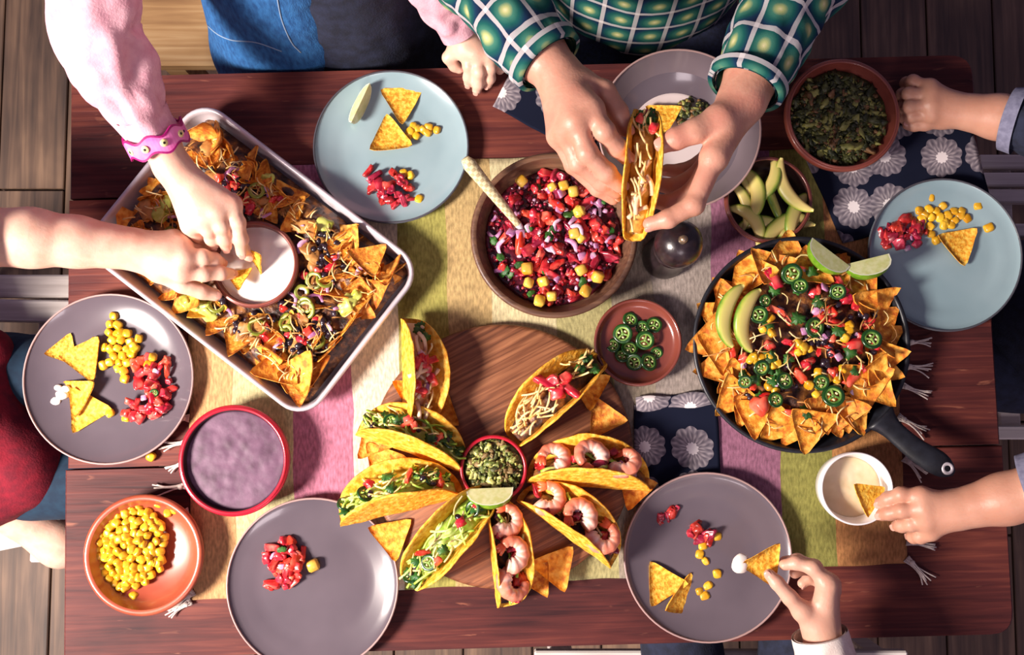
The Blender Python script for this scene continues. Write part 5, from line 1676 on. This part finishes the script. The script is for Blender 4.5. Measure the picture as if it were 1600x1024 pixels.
def head(c, r=.075, fd=(0, -1, 0)):
    fd = Vector(fd); sd = Vector((-fd.y, fd.x, 0))
    return [(c, c + Vector((0, 0, .07)), r * .92, r), (c - Vector((0, 0, .20)) - fd * .012, c - fd * .012, .040, .044),
            (c + fd * r * .30 - Vector((0, 0, .022)), c + fd * r * .30 - Vector((0, 0, .015)), r * .56, r * .56),
            (c + fd * r * .94 + Vector((0, 0, .022)), c + fd * r * .99 + Vector((0, 0, .006)), .006, .010)] + \
           [(c + sd * q * r * .98 + Vector((0, 0, .024)), c + sd * q * r * 1.02 - Vector((0, 0, .008)), .013, .010) for q in (-1, 1)]
M_eye = mat('eye_white', 'ece8e4', rough=.2)
M_iris = mat('iris', '2e2018', rough=.2)
M_lip = mat('lips', 'b8685e', rough=.4)
def face(e, c, fd, r=.075):
    """eyes, brows and mouth"""
    fd = Vector(fd); sd = Vector((-fd.y, fd.x, 0)); up = Vector((0, 0, 1))
    for q in (-1, 1):
        p = c + fd * r * .93 + sd * q * .030 + up * .032
        o = MB().add(blob(.013, .013, .010, 2)).build('eye', M_eye, e, True, p)
        MB().add(blob(.0058, .0058, .0058, 2)).build('iris', M_iris, o, True, fd * .0095 - up * .001)
        MB().add(sweep([tuple(p + fd * .008 + sd * k * .012 + up * (.020 - .003 * abs(k))) for k in (-1.2, -.4, .4, 1.2)], [.002, .0032, .0032, .002], 8)).build('eyebrow', M_hair, e)
    MB().add(sweep([tuple(c + fd * (r * .96 - .004 * abs(k)) + sd * k * .014 - up * (.026 - .003 * abs(k))) for k in (-1.4, -.6, 0, .6, 1.4)], [.002, .0045, .005, .0045, .002], 8, True, .8)).build('mouth', M_lip, e)
def hair(e, c, r=.082, fd=(0, -1, 0)):
    b = c - Vector(fd) * .026 + Vector((0, 0, .035))
    garment(e, 'hair', M_hair, [(b, b + Vector((0, 0, .045)), r * .98, r), (b - Vector((0, 0, .05)) - Vector(fd) * .01, b, r * .7, r * .9)], .008, .02, .004, 40)
    face(e, c, fd, r * .915)
def top(e, name, m, chest, sh, ends, r, rc):
    """shirt over chest, shoulders and upper arms, up to where the sleeves begin"""
    garment(e, name, m, [(chest, (sh[0] + sh[1]) / 2 - Vector((0, 0, .06)), rc * .95, rc), (sh[0], sh[1], r * 1.15, r * 1.15)] + [(s_, p, r * 1.1, q) for s_, p, q in ends], .009, .035, .005, 12, 2)

# --- girl in denim and pink
gx, gy = -.335, .545
g_arm1 = dict(
    arm=[(122, -190, .31, 36), (148, -60, .288, 36), (155, 10, .27, 36), (200, 125, .212, 28), (248, 218, .157, 26), (268, 258, .140, 27)],
    fingers=[[(362, 320, .122, 11.5), (371, 348, .118, 11), (376, 374, .100, 10.5), (378, 394, .084, 9)],
             [(338, 331, .130, 12), (346, 354, .123, 11), (351, 373, .104, 10.5), (353, 385, .090, 9)],
             [(318, 341, .128, 12), (326, 360, .120, 10.5), (331, 373, .104, 10), (333, 382, .092, 8.5)],
             [(298, 352, .118, 11), (304, 362, .105, 9.5), (309, 369, .095, 9), (312, 374, .085, 8)]],
    thumb=[(340, 318, .100, 13), (362, 355, .086, 11), (379, 388, .074, 10), (388, 400, .066, 8.5)], palm=1.15, dorsal=(.3, -.3, 1))
g_arm2 = dict(
    arm=[(600, -180, .30, 32), (672, -40, .16, 27), (708, 22, .085, 24), (730, 66, .050, 23)],
    fingers=[[(727, 80, .052, 10.5), (733, 103, .044, 9.5), (733, 121, .026, 9), (732, 130, .015, 7.5)],
             [(744, 84, .054, 10.5), (748, 112, .045, 9.5), (747, 130, .026, 9), (745, 141, .014, 7.5)],
             [(760, 86, .050, 10), (766, 106, .042, 9), (765, 122, .024, 8.5), (762, 132, .014, 7.5)],
             [(773, 88, .042, 9), (780, 99, .034, 8), (782, 106, .022, 7.5), (781, 110, .013, 7)]],
    thumb=[(712, 78, .042, 11), (701, 90, .034, 10), (710, 103, .022, 9), (718, 108, .018, 7.5)], palm=1.0)
hd_g = Vt(gx, gy + .07, .53)
girl = person('girl in denim overalls and a pink long sleeved top, reaching into the tray', M_skin, [g_arm1, g_arm2],
              [(Vt(gx - .05, gy, -.25), Vt(gx, gy + .05, .28), .10, .10), (Vt(gx - .10, gy + .05, .32), Vt(gx + .10, gy + .05, .32), .05, .05),
               (Vt(gx - .10, gy + .05, .32), P(122, -190, .31), .042, .036), (Vt(gx + .10, gy + .05, .32), P(600, -180, .30), .045, .036)] + head(hd_g))
hair(girl, hd_g)
top(girl, 'pink_top', M_pink, Vt(gx, gy + .05, .16), (Vt(gx - .10, gy + .05, .32), Vt(gx + .10, gy + .05, .32)), [(Vt(gx - .10, gy + .05, .32), P(122, -190, .31), .056), (Vt(gx + .10, gy + .05, .32), P(604, -182, .305), .050)], .058, .128)
sleeve(girl, 'sleeve', M_pink, [(120, -200, .31, 58), (150, -40, .285, 57), (152, 45, .262, 54), (183, 110, .225, 49), (222, 178, .180, 40), (243, 214, .158, 36)], 3, .013, ring=17)
sleeve(girl, 'sleeve', M_pink, [(600, -190, .31, 50), (648, -80, .20, 43), (680, -15, .13, 38), (706, 26, .085, 35), (720, 52, .064, 31)], 8, .007)
ov = garment(girl, 'denim_overalls', M_denim, [(Vt(gx - .035, gy, -.16), Vt(gx - .01, gy + .03, .14), .160, .130), (Vt(gx - .10, gy - .04, -.19), Vt(gx - .085, gy - .10, -.21), .085, .075), (Vt(gx + .09, gy - .04, -.19), Vt(gx + .10, gy - .10, -.21), .085, .075), (Vt(gx, gy + .04, .18), Vt(gx, gy + .05, .28), .10, .085)], .007, .05, .006, 12)
garment(girl, 'navy_right_half', M_navy, [(Vt(gx + .075, gy - .012, -.22), Vt(gx + .07, gy + .03, .14), .152, .122)], .007, .05, .006, 12, 3)  # separate darker navy shape over the right half of the overalls
for k, pts in enumerate(([(304, 8, .02), (330, 45, -.02), (360, 62, -.05), (400, 66, -.06), (440, 80, -.06)], [(432, -10, .04), (440, 30, .0), (455, 65, -.04), (470, 82, -.07)])):
    pp = []
    for a, b, c in catmull(pts, 40):
        p0 = P(a, b, c); d = (p0 - CAM).normalized()
        hit, loc, nrm, _i = ov.ray_cast(CAM, d)
        if hit: pp.append(tuple(loc + nrm * .0004))
    if len(pp) > 3: MB().add(sweep(pp, [.0011] * len(pp), 6)).build('stitched_seam', M_stitch, ov)
# bracelet
bp = [P(*q) for q in ((238, 205, .163), (250, 229, .150))]
d_ = (bp[1] - bp[0]).normalized()
br = empty('bracelet', (bp[0] + bp[1]) / 2, 'pink rubber bracelet with yellow eye dots on the reaching wrist', 'bracelet')
def band(w0, w1, r0, th, wave, m, name):
    v, f = [], []
    n = 60
    s1 = d_.cross(Vector((0, 0, 1))).normalized(); s2 = s1.cross(d_)
    for j in range(n):
        a = 2 * pi * j / n
        o = .0035 * sin(7 * a) * wave
        for w_, r_ in ((w0 + o, r0), (w0 + o, r0 + th), (w1 + o, r0 + th), (w1 + o, r0)):
            q = d_ * w_ + s1 * (r_ * 1.03 * cos(a)) + s2 * (r_ * .96 * sin(a)); v.append(tuple(q))
    for j in range(n):
        k = (j + 1) % n
        for c in range(4):
            e2 = (c + 1) % 4; f.append((j * 4 + c, k * 4 + c, k * 4 + e2, j * 4 + e2))
    return MB().add((v, f)).build(name, m, br, False)
band(-.011, .011, .0405, .0025, 1, M_brace, 'band')
band(.0105, .0135, .0405, .003, 1, M_brace_d, 'band_edge'); band(-.0135, -.0105, .0405, .003, 1, M_brace_d, 'band_edge')
s1 = d_.cross(Vector((0, 0, 1))).normalized(); s2 = s1.cross(d_)
for a in (4.30, 4.95, 5.6, 3.6, 2.9):
    n_ = s1 * cos(a) - s2 * sin(a)
    if n_.z < 0: n_ = s1 * cos(a) + s2 * sin(a)
    q = n_ * .0428
    t_ = d_.cross(n_)
    Mx = Matrix(((d_.x, t_.x, n_.x, q.x), (d_.y, t_.y, n_.y, q.y), (d_.z, t_.z, n_.z, q.z), (0, 0, 0, 1)))
    o = MB().add(lathe([(0, .0012), (.0052, .001), (.0056, 0)], 16)).build('eye_dot', M_dot, br); o.matrix_basis = Mx
    MB().add(lathe([(0, .0018), (.0019, .0016), (.002, .001)], 12)).build('pupil', M_black, o)

# --- child at the left, bare arm
c_arm = dict(
    arm=[(-300, 372, .243, 42), (-170, 373, .22, 42), (-40, 370, .175, 42), (50, 372, .155, 41), (120, 378, .135, 36), (205, 389, .112, 31)],
    fingers=[[(282, 424, .110, 13), (318, 428, .100, 11), (345, 427, .086, 10), (361, 428, .070, 8.5)],
             [(288, 404, .114, 13), (316, 402, .106, 11.5), (334, 406, .088, 10.5), (344, 410, .074, 9)],
             [(283, 386, .104, 12), (304, 388, .082, 10.5), (315, 391, .066, 10), (323, 394, .056, 8.5)],
             [(272, 374, .094, 11), (294, 378, .076, 9.5), (302, 382, .060, 9), (308, 386, .052, 8)]],
    thumb=[(248, 424, .100, 15), (284, 445, .090, 12.5), (316, 456, .078, 11.5), (336, 461, .068, 9.5)], palm=1.15, dorsal=(.2, 0, 1))
cx, cy = -.90, -.13
hd_c = Vt(cx - .40, cy + .02, .50)
kid = person('child in a dark red top reaching in from the left with a bare arm', M_skin, [c_arm],
             [(Vt(cx - .20, cy, -.22), Vt(cx - .34, cy, .24), .09, .09), (Vt(cx - .34, cy - .10, .26), Vt(cx - .34, cy + .10, .26), .045, .045), (Vt(cx - .34, cy + .10, .26), P(-300, 372, .243), .042, .042),
              (Vt(cx - .05, cy - .14, -.22), P(96, 850, -.30), .045, .036), (P(96, 850, -.30), P(118, 860, -.42), .036, .032)] + head(hd_c, .075, (1, 0, 0)))
hair(kid, hd_c, .082, (1, 0, 0))
top(kid, 'red_sweater', M_redcloth, Vt(cx - .30, cy, .08), (Vt(cx - .34, cy - .10, .26), Vt(cx - .34, cy + .10, .26)), [(Vt(cx - .34, cy + .10, .26), P(-300, 372, .243), .056), (Vt(cx - .34, cy - .10, .26), Vt(cx - .22, cy - .16, .02), .05)], .060, .122)
garment(kid, 'red_top', M_redcloth, [(Vt(cx - .13, cy - .02, -.20), Vt(cx - .32, cy, .20), .15, .115), (Vt(cx - .06, cy + .03, -.20), Vt(cx - .02, cy + .10, -.185), .10, .045), (Vt(cx - .05, cy - .12, -.21), Vt(cx + .03, cy - .10, -.215), .10, .085)], .008, .05, .006, 12, 4)
garment(kid, 'teal_trousers', M_teal, [(Vt(cx - .06, cy + .06, -.25), Vt(cx + .20, cy + .07, -.25), .08, .065), (Vt(cx - .06, cy - .12, -.25), Vt(cx + .20, cy - .13, -.25), .08, .065)], .008, .03, .004, 12, 5)
sleeve(kid, 'sleeve', M_redcloth, [(-330, 372, .25, 62), (-120, 376, .21, 58), (-20, 380, .17, 55)], 5, .007)

# --- adult in plaid, holding the taco
m_armL = dict(
    arm=[(646, -286, .296, 42), (704, -108, .225, 42), (790, 20, .245, 40), (840, 82, .268, 35), (868, 112, .276, 31)],
    fingers=[[(922, 172, .312, 14.5), (944, 205, .316, 13), (964, 230, .300, 12), (978, 246, .284, 10)],
             [(899, 190, .312, 14.5), (917, 238, .310, 13), (948, 270, .292, 12), (969, 290, .276, 10)],
             [(884, 204, .296, 14), (904, 254, .286, 12.5), (940, 285, .268, 11.5), (962, 300, .254, 9.5)],
             [(874, 212, .276, 13), (896, 258, .258, 11.5), (934, 294, .246, 10.5), (958, 311, .236, 8.5)]],
    thumb=[(908, 130, .284, 17), (944, 143, .290, 14.5), (966, 175, .286, 13), (978, 202, .278, 10.5)], palm=1.12, dorsal=(.35, .25, .9))
m_armR = dict(
    arm=[(1355, -286, .296, 42), (1294, -100, .225, 42), (1215, 30, .245, 40), (1178, 110, .265, 35), (1160, 156, .272, 33)],
    fingers=[[(1116, 246, .300, 14.5), (1084, 320, .300, 13), (1044, 342, .292, 11.5), (1016, 350, .284, 9.5)],
             [(1116, 246, .270, 14), (1082, 300, .262, 12.5), (1046, 318, .256, 11.5), (1022, 314, .252, 9.5)],
             [(1116, 240, .244, 13.5), (1086, 276, .236, 12), (1052, 292, .230, 11), (1026, 288, .228, 9.5)],
             [(1118, 230, .222, 12.5), (1094, 256, .214, 11), (1064, 268, .210, 10), (1042, 266, .208, 8.5)]],
    thumb=[(1124, 188, .296, 19), (1086, 205, .302, 16), (1056, 217, .300, 14.5), (1036, 226, .296, 11.5)], palm=1.12, dorsal=(.4, -.6, .4), thumb_dorsal=(0, .3, 1))
mx, my = .225, .66
hd_m = Vt(mx, my + .06, .66)
man = person('adult in a green plaid shirt and dark jeans holding a taco in both hands', M_skin_m, [m_armL, m_armR],
             [(Vt(mx, my, -.25), Vt(mx, my + .04, .38), .11, .13), (Vt(mx - .16, my + .04, .44), Vt(mx + .16, my + .04, .44), .065, .065), (Vt(mx - .18, my + .04, .43), P(646, -286, .296), .05, .042), (Vt(mx + .18, my + .04, .43), P(1355, -286, .296), .05, .042)] + head(hd_m, .085))
hair(man, hd_m, .092)
top(man, 'plaid_yoke', M_plaid, Vt(mx, my + .04, .26), (Vt(mx - .17, my + .04, .44), Vt(mx + .17, my + .04, .44)), [(Vt(mx - .18, my + .04, .43), P(646, -288, .296), .068), (Vt(mx + .18, my + .04, .43), P(1355, -288, .296), .068)], .075, .165)
sleeve(man, 'sleeve', M_plaid, [(640, -300, .30, 68), (705, -105, .225, 66), (775, -5, .240, 57), (822, 56, .262, 50), (858, 98, .272, 43)], 11, .008, cuff=.014, cuff_m=M_plaid)
sleeve(man, 'sleeve', M_plaid, [(1360, -300, .30, 68), (1296, -95, .225, 66), (1222, 15, .243, 59), (1188, 85, .260, 51), (1164, 138, .270, 44)], 14, .008, cuff=.014, cuff_m=M_plaid)
v = []
tor = catmull([(mx, my - .005, T - .18, .165), (mx, my + .0, T - .1, .17), (mx, my + .02, T + .1, .175), (mx, my + .04, T + .3, .185), (mx, my + .05, T + .42, .15), (mx, my + .06, T + .50, .07)], 40)
MB().add(sweep([tuple(p[:3]) for p in tor], [p[3] * 1.15 for p in tor], 60, False, .82, (0, 1, 0), fn=lambda u, a, L: .007 * mnoise.noise(Vector((cos(a) * 2.5, sin(a) * 2.5, L * 9))))).build('plaid_shirt', M_plaid, man)
garment(man, 'dark_jeans', M_jeans, [(Vt(mx, my, -.25), Vt(mx, my, -.17), .15, .14), (Vt(mx - .09, my - .03, -.22), Vt(mx - .14, my - .36, -.22), .095, .075), (Vt(mx + .09, my - .03, -.22), Vt(mx + .14, my - .36, -.22), .095, .075)], .008, .04, .005, 12, 6)

# --- child at the right: fist on the table, other hand dipping
d_arm = dict(
    arm=[(1790, 75, .25, 36), (1700, 210, .125, 38), (1620, 195, .075, 36), (1560, 183, .052, 33), (1492, 172, .040, 27)],
    fingers=[[(1456, 180, .044, 10), (1424, 182, .036, 9.5), (1413, 183, .022, 9), (1423, 184, .014, 8)],
             [(1455, 164, .050, 11), (1421, 167, .045, 10), (1411, 168, .025, 9.5), (1423, 169, .014, 8.5)],
             [(1454, 149, .050, 11), (1420, 147, .044, 10), (1410, 148, .025, 9.5), (1422, 150, .014, 8.5)],
             [(1452, 137, .045, 10.5), (1426, 127, .040, 9.5), (1416, 130, .022, 9), (1426, 134, .013, 8)]],
    thumb=[(1470, 188, .034, 11.5), (1446, 194, .030, 10.5), (1428, 196, .026, 9.5), (1418, 195, .024, 8)], palm=1.15, web=.004)
e_arm = dict(
    arm=[(1820, 694, .256, 38), (1720, 743, .204, 38), (1640, 762, .165, 38), (1570, 780, .135, 35), (1500, 796, .112, 29)],
    fingers=[[(1440, 776, .108, 11), (1408, 773, .100, 10.5), (1388, 780, .086, 10), (1376, 786, .076, 9)],
             [(1444, 795, .112, 11.5), (1410, 798, .102, 10.5), (1390, 802, .088, 10), (1378, 805, .078, 9)],
             [(1448, 813, .108, 11), (1424, 819, .098, 10.5), (1409, 821, .084, 10), (1402, 822, .074, 9)],
             [(1454, 830, .098, 11), (1438, 838, .088, 10.5), (1428, 839, .074, 9.5), (1424, 838, .064, 8.5)]],
    thumb=[(1462, 784, .084, 12), (1428, 782, .074, 11), (1400, 784, .068, 10), (1382, 786, .066, 8.5)], palm=1.12, dorsal=(-.3, 0, 1))
ex, ey = .93, .02
hd_e = Vt(ex + .14, ey, .52)
kid2 = person('child in navy with grey cuffs, one fist on the table and one hand dipping', M_skin_d, [d_arm, e_arm],
              [(Vt(ex + .05, ey, -.22), Vt(ex + .12, ey, .26), .09, .09), (Vt(ex + .12, ey - .11, .28), Vt(ex + .12, ey + .11, .28), .045, .045), (Vt(ex + .12, ey + .11, .28), P(1790, 75, .25), .042, .036), (Vt(ex + .12, ey - .11, .28), P(1820, 694, .256), .042, .038)] + head(hd_e, .075, (-1, 0, 0)))
hair(kid2, hd_e, .082, (-1, 0, 0))
top(kid2, 'navy_sweater', M_navy, Vt(ex + .11, ey, .08), (Vt(ex + .12, ey - .11, .28), Vt(ex + .12, ey + .11, .28)), [(Vt(ex + .12, ey + .11, .28), P(1790, 75, .25), .056), (Vt(ex + .12, ey - .11, .28), P(1820, 694, .256), .056)], .060, .122)
sleeve(kid2, 'sleeve', M_navy, [(1800, 60, .26, 58), (1700, 208, .125, 55), (1620, 194, .078, 48), (1574, 186, .056, 41)], 21, .006, cuff=.016, cuff_m=M_cuff)
sleeve(kid2, 'sleeve', M_navy, [(1830, 690, .26, 58), (1720, 742, .205, 56), (1650, 760, .17, 50), (1606, 770, .152, 46)], 24, .006, cuff=.016, cuff_m=M_cuff)
garment(kid2, 'navy_jumper', M_navy, [(Vt(ex + .04, ey, -.18), Vt(ex + .12, ey, .22), .13, .12), (Vt(ex + .12, ey - .09, .25), Vt(ex + .12, ey + .09, .25), .07, .07)], .008, .05, .006, 12, 7)
garment(kid2, 'navy_trousers', M_navy, [(Vt(ex + .04, ey + .08, -.24), Vt(ex - .26, ey + .08, -.24), .08, .06), (Vt(ex + .04, ey - .08, -.24), Vt(ex - .26, ey - .08, -.24), .08, .06)], .008, .03, .004, 12, 8)

# --- child at the near side holding a dipped chip
f_arm = dict(
    arm=[(1376, 1322, .236, 36), (1318, 1198, .165, 36), (1300, 1100, .13, 34), (1291, 1030, .115, 30), (1283, 985, .118, 26)],
    fingers=[[(1292, 912, .138, 11.5), (1270, 888, .138, 10), (1244, 880, .130, 9), (1226, 883, .124, 8)],
             [(1296, 914, .116, 11.5), (1272, 886, .112, 10), (1246, 876, .108, 9), (1226, 878, .106, 8)],
             [(1297, 920, .096, 11), (1276, 894, .090, 9.5), (1256, 888, .088, 8.5), (1242, 896, .088, 8)],
             [(1296, 928, .080, 10), (1280, 908, .072, 9), (1264, 904, .070, 8), (1254, 912, .070, 7.5)]],
    thumb=[(1254, 956, .128, 13), (1234, 934, .132, 11), (1214, 911, .134, 9.8), (1202, 898, .132, 8)], palm=1.12, dorsal=(.8, .3, .2), thumb_dorsal=(-.3, -.2, 1))
fx, fy = .52, -.72
hd_f = Vt(fx - .02, fy - .12, .52)
kid3 = person('child in a cream sleeve holding a dipped chip at the near side', M_skin_r, [f_arm],
              [(Vt(fx - .12, fy - .04, -.22), Vt(fx - .08, fy - .10, .26), .09, .09), (Vt(fx - .19, fy - .1, .28), Vt(fx + .05, fy - .1, .28), .045, .045), (Vt(fx + .05, fy - .1, .28), P(1376, 1322, .236), .042, .036)] + head(hd_f, .075, (0, 1, 0)))
hair(kid3, hd_f, .082, (0, 1, 0))
top(kid3, 'cream_sweater', M_creamcloth, Vt(fx - .08, fy - .10, .08), (Vt(fx - .19, fy - .1, .28), Vt(fx + .05, fy - .1, .28)), [(Vt(fx + .05, fy - .1, .28), P(1376, 1322, .236), .055), (Vt(fx - .19, fy - .1, .28), Vt(fx - .24, fy + .02, .02), .05)], .060, .122)
sleeve(kid3, 'sleeve', M_creamcloth, [(1380, 1330, .24, 56), (1318, 1200, .165, 54), (1302, 1100, .128, 47), (1290, 1030, .116, 42), (1280, 990, .118, 39)], 31, .004)
garment(kid3, 'cream_top', M_creamcloth, [(Vt(fx - .10, fy - .06, -.12), Vt(fx - .08, fy - .10, .22), .13, .11), (Vt(fx - .16, fy - .1, .25), Vt(fx + .03, fy - .1, .25), .07, .07)], .008, .05, .006, 12, 9)
garment(kid3, 'navy_trousers', M_navy, [(Vt(fx - .20, fy + .0, -.24), Vt(fx - .24, fy + .34, -.24), .08, .065), (Vt(fx - .02, fy + .0, -.24), Vt(fx + .0, fy + .34, -.24), .08, .065)], .008, .03, .004, 12, 10)
